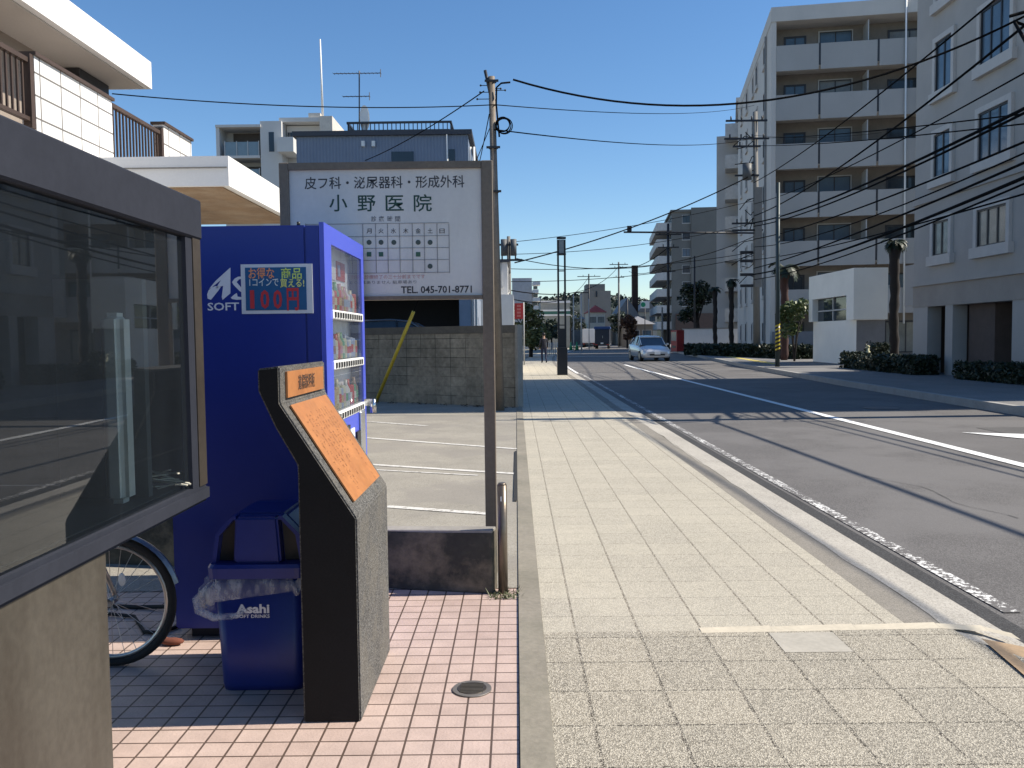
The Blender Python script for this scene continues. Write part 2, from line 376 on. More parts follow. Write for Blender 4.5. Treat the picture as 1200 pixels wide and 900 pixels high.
# ------------------------------------------------------------------ the glass booth on the left
frame_dark = M('booth_dark_frame', (.030,.033,.044), .8, .0, var=.12, bmp=.05)
frame_dark.node_tree.nodes['Principled BSDF'].inputs['Specular IOR Level'].default_value = .08
post_m = M('booth_post_metal', (.085,.07,.055), .4, .5, var=.25, bmp=.1)
steel = M('stained_steel', (.090,.080,.065), .5, .2, var=.3, scale=1.6, bmp=.08, stain=(.03,.022,.015), stainamt=.9, streak=True)
BX = -1.10
bt = empty('display_booth', (BX,2.0,0), 0, 'glazed kiosk with dark roof fascia and stained steel plinth at the near left edge', 'kiosk')
MB().box((BX-1.3,.6,1.752),(BX+.012,2.99,1.888)).bevel(.006,1).build('roof_fascia', frame_dark, bt, world=True)
MB().box((BX-1.3,.6,.842),(BX+.015,2.99,.902)).bevel(.012,2).build('ledge', frame_dark, bt, world=True)
MB().box((BX-1.25,.6,0),(BX-.004,2.25,.843)).build('plinth', steel, bt, world=True)
po = MB()
po.box((BX-.03,2.915,.90),(BX+.006,2.985,1.753)); po.build('corner_post', post_m, bt, world=True)
MB().box((BX-.03,2.86,.90),(BX+.002,2.915,1.753)).build('inner_post', frame_dark, bt, world=True)
MB().box((BX-1.3,2.95,.90),(BX-1.24,2.985,1.753)).build('corner_post', post_m, bt, world=True)
gl = MB(); gl.poly([(BX-.012,.6,.90),(BX-.012,2.87,.90),(BX-.012,2.87,1.753),(BX-.012,.6,1.753)]); gl.build('front_pane', glass_mat('booth_glass', (.78,.84,.84), 1.45, .026), bt, world=True)
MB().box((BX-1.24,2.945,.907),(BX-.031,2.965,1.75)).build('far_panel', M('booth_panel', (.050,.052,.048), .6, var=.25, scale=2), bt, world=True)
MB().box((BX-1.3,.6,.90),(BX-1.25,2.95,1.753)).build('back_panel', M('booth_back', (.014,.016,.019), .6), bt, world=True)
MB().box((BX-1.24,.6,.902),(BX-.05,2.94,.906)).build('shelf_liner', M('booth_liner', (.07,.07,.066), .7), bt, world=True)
MB().box((BX-1.24,.6,.91),(BX-.02,.64,1.75)).build('near_panel', frame_dark, bt, world=True)
MB().box((BX-.155,2.56,.908),(BX-.085,2.64,1.49)).bevel(.02,3).build('inner_column', M('cream_column', (.8,.77,.68), .5, var=.08), bt, world=True)
MB().box((BX-.35,2.68,.908),(BX-.07,2.71,1.60)).build('grey_partition', M('partition_grey', (.10,.105,.10), .6), bt, world=True)
m = MB(); random.seed(3)
for k in range(9):
    a = random.uniform(0, 6.28); l = random.uniform(.03,.09); c = (BX-.07+random.uniform(-.03,.03), 2.80+random.uniform(-.05,.05))
    m.box((-l,-.005,0),(l,.005,.004), Matrix.Translation((c[0],c[1],.92+k*.006)) @ Matrix.Rotation(a,4,'Z') @ Matrix.Rotation(random.uniform(-.5,.5),4,'Y'))
m.build('crumpled_paper', M('dry_paper', (.5,.47,.38), .9), bt, world=True)

# ------------------------------------------------------------------ stone monument with copper plates
black_side = M('black_stone_side', (.012,.012,.013), .55, var=.3, fine=120, bmp=.15)
black_side.node_tree.nodes['Principled BSDF'].inputs['Specular IOR Level'].default_value = .15
agg = speck_mat('rough_granite', (.105,.101,.095), (.03,.029,.027), (.26,.25,.23), 190, .6, .9, .35, (.15,.135,.11), .35, .9, 5)
st = empty('stone_monument', (-.7,3.45,0), 0, 'leaning black and grey stone marker with orange copper plates beside the blue bin', 'monument')
prof = [(-.59,0),(-.59,.755),(-.856,1.175),(-.856,1.308),(-.935,1.300),(-.935,1.22),(-.878,1.09),(-.80,.95),(-.80,0)]
m = MB(); m.prism(prof, 'XZ', 3.10, 3.82)
for v in m.bm.verts: pass
m.bm.faces.ensure_lookup_table(); m.bm.normal_update()
bmesh.ops.recalc_face_normals(m.bm, faces=m.bm.faces[:]); bmesh.ops.triangulate(m.bm, faces=[f for f in m.bm.faces if len(f.verts) > 4])
for f in m.bm.faces:
    f.material_index = 1 if (f.normal.y < -.9 or f.normal.x < -.3) else 0
m.bevel(.006,2)
body = m.build('stone_body', [agg, black_side], st, world=True)
copper = M('copper_plate', (.46,.19,.065), .5, .2, var=.16, scale=6, bmp=.1, stain=(.30,.11,.04), stainamt=.5)
u = Vector((.266,0,-.42)).normalized(); nrm = Vector((.42,0,.266)).normalized()
m = MB(); a = Vector((-.856,0,1.175)) + u*.02 + nrm*.004
P = [a + Vector((0,3.17,0)), a + u*.425 + Vector((0,3.17,0)), a + u*.425 + Vector((0,3.75,0)), a + Vector((0,3.75,0))]
m.loft([P, [p + nrm*.006 for p in P]]); plate = m.build('text_plate', copper, st, world=True)
m = MB(); m.box((-.854,3.17,1.190),(-.846,3.75,1.286)); up = m.build('title_plate', copper, st, world=True)
ink = M('engraved_dark', (.05,.025,.015), .8, var=0)
loc = Vector(st.location)
Mt = Matrix.Translation(Vector((-.8455,3.32,1.215)) - loc) @ Matrix(((0,0,1,0),(1,0,0,0),(0,1,0,0),(0,0,0,1)))
text('title_lettering', '道標説明板', .06, ink, up, Mt, bold=.0012, extrude=.0004, fit=.27)
eng = M('engraved_copper', (.24,.095,.035), .6, .1, var=.2)
m = MB(); random.seed(5)      # rows of engraved strokes too worn to read, following the plate
yv = Vector((0,1,0))
for col in range(11):
    yy = 3.235 + col*.042
    n = random.randint(7, 15)
    for k in range(n):
        s0 = .05 + k*.024 + (0.02 if col in (0, 10) else 0)
        if random.random() < .12: continue
        for q in range(3):
            c = a + nrm*.0066 + u*(s0 + random.uniform(0,.016)) + yv*(yy + random.uniform(-.007,.007))
            du, dv = (u*.006, yv*.0011) if random.random() < .5 else (u*.0011, yv*.008)
            m.poly([c-du-dv, c+du-dv, c+du+dv, c-du+dv])
m.build('engraving', eng, plate, world=True)

# ------------------------------------------------------------------ vending machine
blue_side = M('machine_blue', (.011,.029,.235), .42, var=.06, bmp=.03, scale=1)
blue_front = M('machine_front_blue', (.075,.105,.56), .35, var=.05, bmp=.02, scale=1)
VX, VY0, VY1, VZ = -.875, 3.94, 4.95, 1.94
vm = empty('vending_machine', (VX-.36,4.45,0), 0, 'tall dark blue drinks vending machine with a price poster on its side', 'vending machine')
m = MB(); m.box((VX-.74,VY0,.05),(VX-.085,VY1,VZ-.012)); m.bevel(.008,2); m.box((VX-.085,VY0+.001,.05),(VX-.024,VY0+.02,VZ-.014)); m.box((VX-.085,VY1-.02,.05),(VX-.024,VY1,VZ-.014)); m.box((VX-.085,VY0+.021,VZ-.04),(VX-.024,VY1-.021,VZ-.014)); m.box((VX-.085,VY0+.021,.05),(VX-.024,VY1-.021,.95))
m.build('cabinet', blue_side, vm, world=True)
MB().box((VX-.68,VY0+.04,0),(VX-.1,VY1-.04,.05)).build('plinth', frame_dark, vm, world=True)
# door made of frame members round the window, and lower panel
D0, D1 = VX-.022, VX
WY0, WY1, WZ1 = VY0+.15, VY1-.075, VZ-.085
dr = MB()
dr.box((D0,VY0,.05),(D1,WY0,VZ)); dr.box((D0,WY1,.05),(D1,VY1,VZ)); dr.box((D0,WY0,WZ1),(D1,WY1,VZ)); dr.box((D0,WY0,.05),(D1,WY1,1.02))
door = dr.build('door', blue_front, vm, world=True)
MB().box((VX-.084,VY0+.022,.96),(VX-.080,VY1-.022,VZ-.05)).build('display_back', M('display_back', (.8,.82,.82), .6, var=.15, scale=6), vm, world=True)
gl = MB(); gl.poly([(D1-.006,WY0,1.02),(D1-.006,WY1,1.02),(D1-.006,WY1,WZ1),(D1-.006,WY0,WZ1)]); gl.build('display_window', glass_mat('machine_glass', (.94,.95,.96), .7, .07), vm, world=True)  # diffuse share in the glass paints a pale haze over the display
wp = M('white_plastic', (.78,.78,.76), .4, var=.04); bp = M('black_plastic', (.02,.02,.02), .4, var=.05)
hazy_bottle_cols = [(.52,.10,.08),(.62,.62,.58),(.16,.36,.2),(.50,.38,.2),(.35,.40,.52),(.30,.20,.15),(.58,.56,.40),(.55,.30,.32)]  # drink colours greyed, painting in the haze behind the glass
bms = [M('bottle_colour_%s' % n, c, .3, var=.1) for n, c in zip(('red','white','green','amber','blue','brown','yellow','pink'), hazy_bottle_cols)]
random.seed(11)
for zi, (zs, hh) in enumerate(((1.545,.15),(1.30,.15),(1.045,.16))):
    sb = MB(); sb.box((VX-.079,WY0,zs-.045),(D1+.006,WY1,zs)).bevel(.004,1); strp = sb.build('button_strip', wp, vm, world=True)
    yy = WY0+.02
    while yy < WY1-.03:
        MB().box((D1+.006,yy,zs-.036),(D1+.010,yy+.030,zs-.010)).build('button', bp, strp, world=True); yy += .062
    yy = WY0+.04; i = 0
    while yy < WY1-.02:
        h = hh * random.uniform(.85, 1); cx = VX-.046; can = random.random() < .45; r_ = .024
        m = MB()
        if can: m.tube([(cx,yy,zs+.002),(cx,yy,zs+.01),(cx,yy,zs+h*.72),(cx,yy,zs+h*.76)], [r_*.85,r_,r_,r_*.85], 12)
        else: m.tube([(cx,yy,zs+.002),(cx,yy,zs+.01),(cx,yy,zs+h*.62),(cx,yy,zs+h*.82),(cx,yy,zs+h)], [r_*.9,r_,r_,r_*.42,r_*.42], 12)
        dk_ = m.build('display_drink', random.choice(bms), vm, world=True)
        m = MB(); m.tube([(cx,yy,zs+h*.22),(cx,yy,zs+h*.5)], r_+.001, 12, False); m.build('drink_label', random.choice(bms), dk_, world=True)
        yy += .0575; i += 1
for y0, y1, z0, z1, mm_ in ((.18,.40,1.735,1.80,M('poster_yellow', (.75,.68,.25), .6)),(.42,.60,1.715,1.83,wp),(.62,.84,1.72,1.82,bms[0]),(.64,.70,1.74,1.80,bms[4])):
    MB().box((VX-.079 + (.004 if mm_ is bms[4] else 0),VY0+y0,z0),(VX-.074+(.004 if mm_ is bms[4] else 0),VY0+y1,z1)).build('inner_poster', mm_, vm, world=True)
m = MB(); m.box((D1,VY0+.50,.80),(D1+.006,VY0+.62,.93)); m.build('price_card', wp, vm, world=True)
m = MB(); m.box((D1,VY0+.40,.72),(D1+.012,VY0+.47,.96)); m.build('note_slot', bp, vm, world=True)
m = MB(); m.box((D1,VY0+.66,.66),(D1+.012,VY0+.76,.90)); m.build('coin_slot', bp, vm, world=True)
m = MB(); m.box((D1,VY0+.77,.60),(D1+.014,VY0+.90,1.0)).bevel(.004,1); m.build('coin_panel', M('silver_panel', (.55,.56,.56), .3, .8, var=.1), vm, world=True)
m = MB(); m.box((D1,VY0+.80,.45),(D1+.010,VY0+.92,.58)); m.build('notice_sticker', wp, vm, world=True)
m = MB(); m.box((D1,VY0+.15,.22),(D1+.012,VY0+.75,.42)).bevel(.01,2); m.build('dispensing_flap', bp, vm, world=True)
m = MB(); m.box((D1+.0,VY1-.07,1.02),(D1+.055,VY1-.045,1.06)); m.tube([(D1+.05,VY1-.057,1.06),(D1+.05,VY1-.057,.98)], .018, 10); m.build('door_lock', M('chrome', (.6,.6,.6), .2, 1, var=.05), vm, world=True)
MB().tube([(VX-.12,VY0+.02,VZ-.012),(VX-.12,VY0+.02,VZ+.005)], .008, 8).build('lid_screw', bp, vm, world=True)
# side poster and logo (faces the camera)
vl = Vector(vm.location)
def vp(px, py, dy=0): return atY(px, py, VY0 - dy)
a_, b_ = vp(284,368), vp(366,309)
pr = MB().box((a_.x,VY0-.006,a_.z),(b_.x,VY0-.0005,b_.z)).build('price_poster', M('poster_white', (.62,.63,.66), .6, var=.05), vm, world=True)
a_, b_ = vp(289,364), vp(359,313)
MB().box((a_.x,VY0-.008,a_.z),(b_.x,VY0-.0055,b_.z)).build('poster_field', M('poster_blue', (.012,.09,.22), .5, var=.1), pr, world=True)
def vt(name, s, px, py, w, size, mat, par, bold=.0012, dy=.0085):
    p = vp(px, py) - vl; text(name, s, size, mat, par, face_cam(p.x, VY0 - dy - vl.y, p.z), bold=bold, extrude=.0004, fit=w)
px2m = VY0/1000
vt('poster_lettering', 'お得な', 292, 326, 30*px2m, .055, M('orange_ink', (.75,.28,.12), .6, var=.2), pr, .0006)
vt('poster_lettering', '商品', 330, 326, 24*px2m, .055, M('lime_ink', (.55,.68,.15), .6, var=.1), pr, .0006)
vt('poster_lettering', '1コインで', 293, 335, 34*px2m, .042, M('pale_ink', (.6,.62,.6), .6, var=.1), pr, .0004)
vt('poster_lettering', '買える!', 329, 336, 28*px2m, .042, M('yellow_ink', (.72,.72,.18), .6, var=.1), pr, .0004)
RI = M('red_ink', (.50,.03,.04), .6, var=.1)
for ch, px, w in (('1',294,5),('0',306,10.5),('0',321,10.5),('円',337,14)): vt('poster_lettering', ch, px, 361, w*px2m, .115, RI, pr, .0028, .0088)
# logo: slanted capital A and part of an s, then SOFT
lg = MB()
def logo_pt(x, y): return vp(240 + x/8.571, 300 + y/8.571)
for poly in ([(258,118),(258,375),(180,440),(172,412),(186,300),(150,308),(110,330),(165,240),(188,205)], [(25,385),(40,345),(70,315),(110,302),(160,312),(135,350),(75,425),(62,440),(30,428)],
             [(255,118),(190,208),(165,240),(70,316),(45,330),(110,250)]):
    P = [logo_pt(*p) for p in poly]; lg.loft([[(p.x,VY0-.0022,p.z) for p in P],[(p.x,VY0-.0005,p.z) for p in P]])
for poly in ([(275,262),(300,228),(335,208),(372,206),(380,228),(345,235),(320,262),(378,330),(384,372),(350,352),(290,290)], [(262,418),(300,385),(322,372),(330,408),(378,415),(380,436),(320,440),(275,432)]):
    P = [logo_pt(*p) for p in poly]; lg.loft([[(p.x,VY0-.0022,p.z) for p in P],[(p.x,VY0-.0005,p.z) for p in P]])
lg.build('brand_logo', lettering_white, vm, world=True)
vt('brand_lettering', 'SOFT', 243.5, 363.8, 37*px2m, .05, lettering_white, vm, .0008, .0015)

# ------------------------------------------------------------------ litter bin
bin_m = M('bin_blue', (.014,.028,.19), .38, var=.08, bmp=.03)
BCX, BCY = -1.03, 3.49
bn = empty('litter_bin', (BCX,BCY,0), 0, 'dark blue plastic litter bin with two-hole lid and clear bag folded over its rim', 'litter bin')
def rrect(w, d, r, z, n=5):
    P = []
    for cx, cy, a0 in ((w/2-r,d/2-r,0),(-w/2+r,d/2-r,90),(-w/2+r,-d/2+r,180),(w/2-r,-d/2+r,270)):
        for k in range(n): a = R(a0 + 90*k/(n-1)); P.append((cx + r*math.cos(a), cy + r*math.sin(a), z))
    return P
MB().loft([rrect(.335,.30,.04,0),rrect(.345,.31,.045,.03),rrect(.375,.36,.05,.50)], smooth=True).build('bin_body', bin_m, bn)
MB().loft([rrect(.410,.40,.05,.505),rrect(.415,.405,.05,.55),rrect(.40,.39,.05,.565)]).build('lid_rim', bin_m, bn)
lid = MB(); lid.prism([(-.192,.564),(.192,.564),(.172,.69),(.105,.768),(-.105,.768),(-.172,.69)], 'XZ', -.115, .175)
lid.bevel(.012,3); lid.build('lid_hood', bin_m, bn)
lid = MB(); lid.prism([(-.098,.564),(.098,.564),(.086,.764),(-.086,.764)], 'XZ', -.178, -.112); lid.bevel(.010,3); lid.build('lid_panel', bin_m, bn)
for sx in (-1, 1):
    m = MB(); m.loft([[(sx*a, y, z) for a, z in ((.190,.566),(.171,.69),(.103,.766),(.086,.766),(.086,.750),(.098,.750),(.155,.684),(.172,.566))] for y in (-.165,-.113)]); m.build('opening_rim', bin_m, bn)
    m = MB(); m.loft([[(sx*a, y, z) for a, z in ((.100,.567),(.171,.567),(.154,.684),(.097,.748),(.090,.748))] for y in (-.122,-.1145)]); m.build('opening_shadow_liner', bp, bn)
bag = bpy.data.materials.new('clear_bag'); bag.use_nodes = True; t = bag.node_tree; t.nodes.clear()
o_ = t.nodes.new('ShaderNodeOutputMaterial'); tr = t.nodes.new('ShaderNodeBsdfTransparent'); df = t.nodes.new('ShaderNodeBsdfPrincipled'); df.inputs['Base Color'].default_value = (.75,.77,.8,1); df.inputs['Roughness'].default_value = .3
mx = t.nodes.new('ShaderNodeMixShader'); tcn = t.nodes.new('ShaderNodeTexCoord').outputs['Object']
t.links.new(ramp(t, noise(t, tcn, 14, 5, .7, (1,1,.35)), [(.42, .10), (.72, .62)]), mx.inputs[0]); t.links.new(tr.outputs[0], mx.inputs[1]); t.links.new(df.outputs[0], mx.inputs[2]); t.links.new(mx.outputs[0], o_.inputs[0])
m = MB(); secs = []; random.seed(2)
for z, g in ((.505,.0),(.485,.020),(.46,.028),(.435,.030),(.42,.018)):
    base = rrect(.375, .36, .05, z, 8); sec = []
    for i, p in enumerate(base):
        k = 1 + g/.19 * (1 + .5*math.sin(i*2.1 + z*40)) * (1.4 if p[0] < -.1 else .6)
        dz = -.02*math.sin(i*1.3) - (.04*max(0,-p[0])/.19 if z < .45 else 0) + (.03*max(0,p[0])/.19 if z < .44 else 0)
        sec.append((p[0]*k, p[1]*k, p[2] + dz))
    secs.append(sec)
m.loft(secs, cap=False, smooth=True); m.build('plastic_bag', bag, bn)
m = MB(); m.tube([(-.20,-.19,.475),(-.245,-.20,.42),(-.235,-.205,.375),(-.17,-.21,.345),(-.08,-.205,.35),(-.02,-.20,.385)], [.008,.016,.018,.017,.013,.005], 7); m.build('bag_roll', bag, bn)
text('brand_lettering', 'Asahi', .052, lettering_white, bn, face_cam(-.09,-.1775,.352), bold=.0018, fit=.135)
text('brand_lettering', 'SOFT DRINKS', .02, lettering_white, bn, face_cam(-.09,-.1760,.330), bold=.0003, fit=.135)
MB().box((-.04,-.154,.028),(.03,-.150,.042)).build('maker_label', M('grey_label', (.16,.17,.25), .5), bn)

bn.scale = (.97, .97, .925)
st.location.y -= .05; st.location.x += .008
# ------------------------------------------------------------------ bicycle behind the booth
tyre = M('tyre_rubber', (.02,.02,.02), .8, var=.1); alu = M('aluminium', (.5,.49,.46), .3, .9, var=.1); bikep = M('bicycle_paint', (.05,.05,.06), .35, .2)
BW = Vector((-1.76,3.62,0)); wr = .285
bk = empty('bicycle', (BW.x-.5,3.62,0), 0, 'bicycle with grey metal mudguard and white spoke reflector half hidden behind the kiosk', 'bicycle')
for cx in (BW.x, BW.x-1.02):
    MB().ring((cx,3.62,wr), wr-.018, .018, 'Y').build('tyre', tyre, bk, world=True)
    m = MB().ring((cx,3.62,wr), wr-.042, .011, 'Y').build('rim', alu, bk, world=True)
    s_ = MB(); s_.tube([(cx,3.59,wr),(cx,3.65,wr)], .018, 10)
    for k in range(28):
        a = 2*math.pi*k/28; b2 = a + (.5 if k % 2 else -.5); yy = 3.605 if k % 4 < 2 else 3.635
        s_.tube([(cx+.016*math.cos(b2),yy,wr+.016*math.sin(b2)),(cx+(wr-.045)*math.cos(a),3.62,wr+(wr-.045)*math.sin(a))], .0013, 4, False)
    s_.build('spokes', alu, bk, world=True)
    g = MB(); ns = 20; sec = []
    for k in range(ns+1):
        a = R(15 + 150*k/ns) ; c, s2 = math.cos(a), math.sin(a); rr = wr+.012
        sec.append([(cx+rr*c,3.595,wr+rr*s2),(cx+(rr+.008)*c,3.62,wr+(rr+.008)*s2),(cx+rr*c,3.645,wr+rr*s2),(cx+(rr+.004)*c,3.62,wr+(rr+.004)*s2)])
    g.loft(sec); g.build('mudguard', alu, bk, world=True)
MB().sphere((BW.x+.06,3.60,wr+.10), .03, 2, (.55,.25,1)).build('spoke_reflector', wp, bk, world=True)
f_ = MB(); hub = Vector((BW.x,3.62,wr)); rear = Vector((BW.x-1.02,3.62,wr)); bb_ = Vector((BW.x-.62,3.62,.27)); sh = Vector((BW.x-.72,3.62,.72)); hd = Vector((BW.x-.14,3.62,.70)); hl = Vector((BW.x-.10,3.62,.58))
for a, b in ((hl,bb_),(hd,bb_ + Vector((-.03,0,.1))),(bb_,sh),(rear,bb_),(rear,sh),(hd,hl)): f_.tube([a,b], .015, 8)
f_.build('frame', bikep, bk, world=True)
f_ = MB()
for s_ in (-1,1): f_.tube([hub + Vector((0,.05*s_,0)), hl + Vector((.01,.04*s_,-.05)), hl + Vector((0,0,0))], .010, 6)
f_.tube([hd, hd + Vector((-.04,0,.12))], .012, 6); f_.build('fork', alu, bk, world=True)
f_ = MB(); t0 = hd + Vector((-.04,0,.12)); f_.tube([t0 + Vector((-.18,-.26,.02)), t0 + Vector((0,-.2,.03)), t0, t0 + Vector((0,.2,.03)), t0 + Vector((-.18,.26,.02))], .011, 8); f_.build('handlebar', alu, bk, world=True)
f_ = MB(); f_.loft([[(sh.x-.13,3.52,.76),(sh.x-.13,3.72,.76),(sh.x-.13,3.70,.81),(sh.x-.13,3.54,.81)],[(sh.x,3.56,.76),(sh.x,3.68,.76),(sh.x,3.67,.80),(sh.x,3.57,.80)],[(sh.x+.13,3.60,.76),(sh.x+.13,3.64,.76),(sh.x+.13,3.63,.79),(sh.x+.13,3.61,.79)]]); f_.bevel(.01,2); f_.build('saddle', tyre, bk, world=True)
f_ = MB(); f_.ring((bb_.x,3.58,bb_.z), .08, .006, 'Y', 24, 6); f_.tube([bb_ + Vector((0,-.06,0)), bb_ + Vector((.1,-.08,-.13)), bb_ + Vector((.1,-.16,-.13))], .009, 6); f_.tube([bb_ + Vector((0,.06,0)), bb_ + Vector((-.1,.08,.13)), bb_ + Vector((-.1,.16,.13))], .009, 6); f_.build('crank', alu, bk, world=True)
f_ = MB(); f_.tube([(BW.x-1.02,3.56,.26),(BW.x-.95,3.54,.01)], .008, 6); f_.build('kickstand', alu, bk, world=True)
m = MB(); m.tube([(-1.66,4.10,.012),(-1.72,4.0,.012),(-1.80,4.02,.012),(-1.95,4.25,.012),(-2.2,4.3,.02),(-2.4,4.1,.012)], .009, 6); m.tube([(-1.62,4.2,.12),(-1.75,4.35,.03),(-2.0,4.4,.012),(-2.3,4.45,.012)], .011, 6)
tag(m.build('power_cable', tyre), 'black cable lying on the tiles behind the bicycle wheel', 'cable')
m = MB(); m.sphere((-1.60,3.86,.02), .035, 2, (1.6,.7,.5)); m.sphere((-1.66,3.89,.018), .028, 2, (1.5,.6,.5)); tag(m.build('dead_leaf_clump', M('brown_leaves', (.16,.05,.03), .9, var=.4, fine=90)), 'small brown clump of leaves at the foot of the vending machine', 'leaves')

# ------------------------------------------------------------------ low wall, bollard, drain lid
wall_dark = M('mossy_concrete', (.05,.047,.036), .95, var=.6, scale=5, fine=30, bmp=.8, stain=(.21,.17,.115), stainamt=.8)
m = MB()
def wallseg(m, a, b, th, z0, z1a, z1b):
    a, b = Vector((a[0],a[1],0)), Vector((b[0],b[1],0)); n = Vector((-(b-a).y, (b-a).x, 0)).normalized()*th
    q = [a, b, b+n, a+n]; z1 = [z1a, z1b, z1b, z1a]
    m.loft([[Vector((p.x,p.y,z0)) for p in q], [Vector((p.x,p.y,z)) for p, z in zip(q, z1)]])
wallseg(m, (-.86,4.74), (-.14,4.60), .12, 0, .325, .345)
m.bevel(.008,1)
lwo = m.build('low_wall', wall_dark); m = MB(); wallseg(m, (-.855,4.742), (-.142,4.603), .10, .326, .334, .354); m.bevel(.004,1); m.build('lit_wall_top', conc, lwo); tag(lwo, 'low mossy concrete kerb wall between the pink tiles and the car park', 'wall')  # paler cap paints the sunlight along the wall's top edge
m = MB(); wallseg(m, (-6,5.9), (-1.72,5.15), .14, 0, .36, .34); tag(m.build('low_wall', wall_dark), 'shaded low wall behind the bicycle, left of the vending machine', 'wall')
m = MB(); wallseg(m, (-6,6.05), (-1.72,5.295), .35, 0.0, .30, .29); tag(m.build('raised_slab', conc), kind='structure')
m = MB(); m.tube([(-.085,4.62,0),(-.085,4.62,.60)], .027, 20); m.tube([(-.085,4.62,.60),(-.085,4.62,.612)], .027, 20, r2=.018)
bo = empty('bollard', (-.085,4.62,0), 0, 'short brown stainless tube bollard at the end of the low wall', 'bollard')
m.build('bollard_tube', M('bronze_tube', (.16,.13,.10), .35, .6, var=.15), bo, world=True)
MB().box((-.093,4.590,.515),(-.087,4.595,.54)).build('bolt', wp, bo, world=True)
m = MB(); m.sphere((-.06,4.58,.0), .06, 2, (1,.6,.25)); 
random.seed(9)
wd = MB()
for k in range(160):
    c = Vector((random.uniform(-.16,.01), random.uniform(4.50,4.66), .003)); a = random.uniform(0,6.28); l = random.uniform(.012,.04)
    d = Vector((math.cos(a),math.sin(a),random.uniform(.2,1.2)))*l; n = Vector((-math.sin(a),math.cos(a),0))*.004
    wd.poly([c-n, c+n, c+d])
m.bm.free(); tag(wd.build('weeds', leaf_mat('weed_green', (.05,.07,.02), (.12,.12,.05))), kind='stuff', label='small weeds at the foot of the bollard', cat='weeds')
dl = empty('drain_lid', (-.19,3.33,.002), 0, 'small round brass drain cap in the pink tiles', 'drain cap')
MB().tube([(0,0,0),(0,0,.006)], .078, 32).build('lid_ring', M('drain_grey', (.20,.18,.16), .5, .4), dl)
MB().tube([(0,0,.004),(0,0,.008)], .058, 32).build('lid_plate', M('drain_brass', (.085,.07,.055), .45, .5), dl)
m = MB()
for k in range(-3,4): m.box((-.045,k*.013-.002,.008),(.045,k*.013+.002,.0105))
m.build('lid_grooves', M('drain_grey2', (.16,.14,.11), .5, .4), dl)

# ------------------------------------------------------------------ clinic sign
SY = 5.0
sgm = M('sign_bronze', (.17,.135,.10), .55, .15, var=.25, scale=3, bmp=.15, stain=(.13,.10,.07), stainamt=.5, streak=True)
sg = empty('clinic_sign', (-.75,SY,0), 0, 'framed white clinic signboard with opening-hours table on two brown posts', 'sign')
sgl = Vector(sg.location)
def sp_(px, py, Y=SY): return atY(px, py, Y)
x0, x1 = sp_(331,300).x, sp_(576,300).x; zt = sp_(460,191).z; zb = sp_(505,350).z
MB().box((x1-.055,SY,0),(x1+.012,SY+.06,zt+.01)).bevel(.004,1).build('post', sgm, sg, world=True)
MB().box((x0-.01,SY,0),(x0+.045,SY+.06,zt+.01)).bevel(.004,1).build('post', sgm, sg, world=True)
MB().box((x0+.046,SY+.0,zt-.032),(x1-.056,SY+.07,zt+.008)).build('frame_rail', sgm, sg, world=True); MB().box((x0+.046,SY+.0,zb-.004),(x1-.056,SY+.07,zb+.018)).build('frame_rail', sgm, sg, world=True)
bx0, bx1, bz0, bz1 = x0+.046, x1-.056, zb+.018, zt-.032
MB().box((bx0,SY+.018,bz0),(bx1,SY+.05,bz1)).build('board', M('board_white', (.62,.60,.55), .45, var=.05, bmp=.03, stain=(.46,.44,.41), stainamt=.4, streak=True), sg, world=True)
gr = M('sign_green', (.008,.045,.03), .5, var=.05); gk = M('sign_black', (.03,.03,.035), .5, var=.05); gy = M('sign_grey', (.17,.17,.18), .5, var=.05); rd = M('sign_red', (.5,.24,.22), .5, var=.1)
s1 = SY/1000
def stx(s, px, py, w, size, mat, bold):
    p = sp_(px, py, SY+.016) - sgl; Mx = Matrix.Translation((p.x, .0172, p.z)) @ Matrix.Rotation(R(90),4,'X')
    text('lettering', s, size, mat, sg, Mx, bold=bold, extrude=.0004, fit=w*s1)
stx('皮フ科・泌尿器科・形成外科', 357, 220.5, 186, .075, gk, .0006)
for ch, px in (('小',386),('野',419),('医',452),('院',485)):
    stx(ch, px, 246, 21, .105, gr, .0009)
for ch, px in (('診',435),('療',444),('時',454),('間',463)): stx(ch, px, 259, 6, .034, gy, .0004)
stx('TEL. 045-701-8771', 470, 343.5, 83, .056, gk, .0012)
m = MB()
def gp(px, py): p = sp_(px, py, SY+.016); return p.x, p.z
for px in (358,425,440,454,468,483,497,512,526):
    a, b = gp(px,262), gp(px,320); m.box((a[0]-.0012,SY+.0145,b[1]),(a[0]+.0012,SY+.0178,a[1]))
for py in (262,277,291,305,320):
    a, b = gp(358,py), gp(526,py); z_ = gp(440,py)[1]; m.box((a[0],SY+.0150,z_-.0011),(b[0],SY+.0176,z_+.0011))
m.build('hours_table', gy, sg, world=True)
for ch, px in zip('月火水木金土日', (429.5,443.5,458,472.5,487,501,515)): stx(ch, px, 273, 6, .032, gk, .0002)
def dots(lst, mat, sq):
    m = MB()
    for px, py in lst:
        p = gp(px,py)
        if sq: m.box((p[0]-.013,SY+.0155,p[1]-.013),(p[0]+.013,SY+.0176,p[1]+.013))
        else: m.tube([(p[0],SY+.0178,p[1]),(p[0],SY+.0155,p[1])], .0145, 16)
    m.build('opening_dots', mat, sg, world=True)
dots([(432.5,284),(446.5,284),(461.5,284),(490,284),(504,284),(504,312)], M('dot_dark', (.05,.07,.06), .5), False)
dots([(432.5,298),(446.5,298),(490,298)], M('dot_green', (.03,.10,.06), .5), True)
stx('受付時間は診療終了の三十分前までです', 400, 327, 98, .026, rd, .0)
stx('予約制ではありません 駐車場あり', 400, 333, 88, .022, gy, .0)

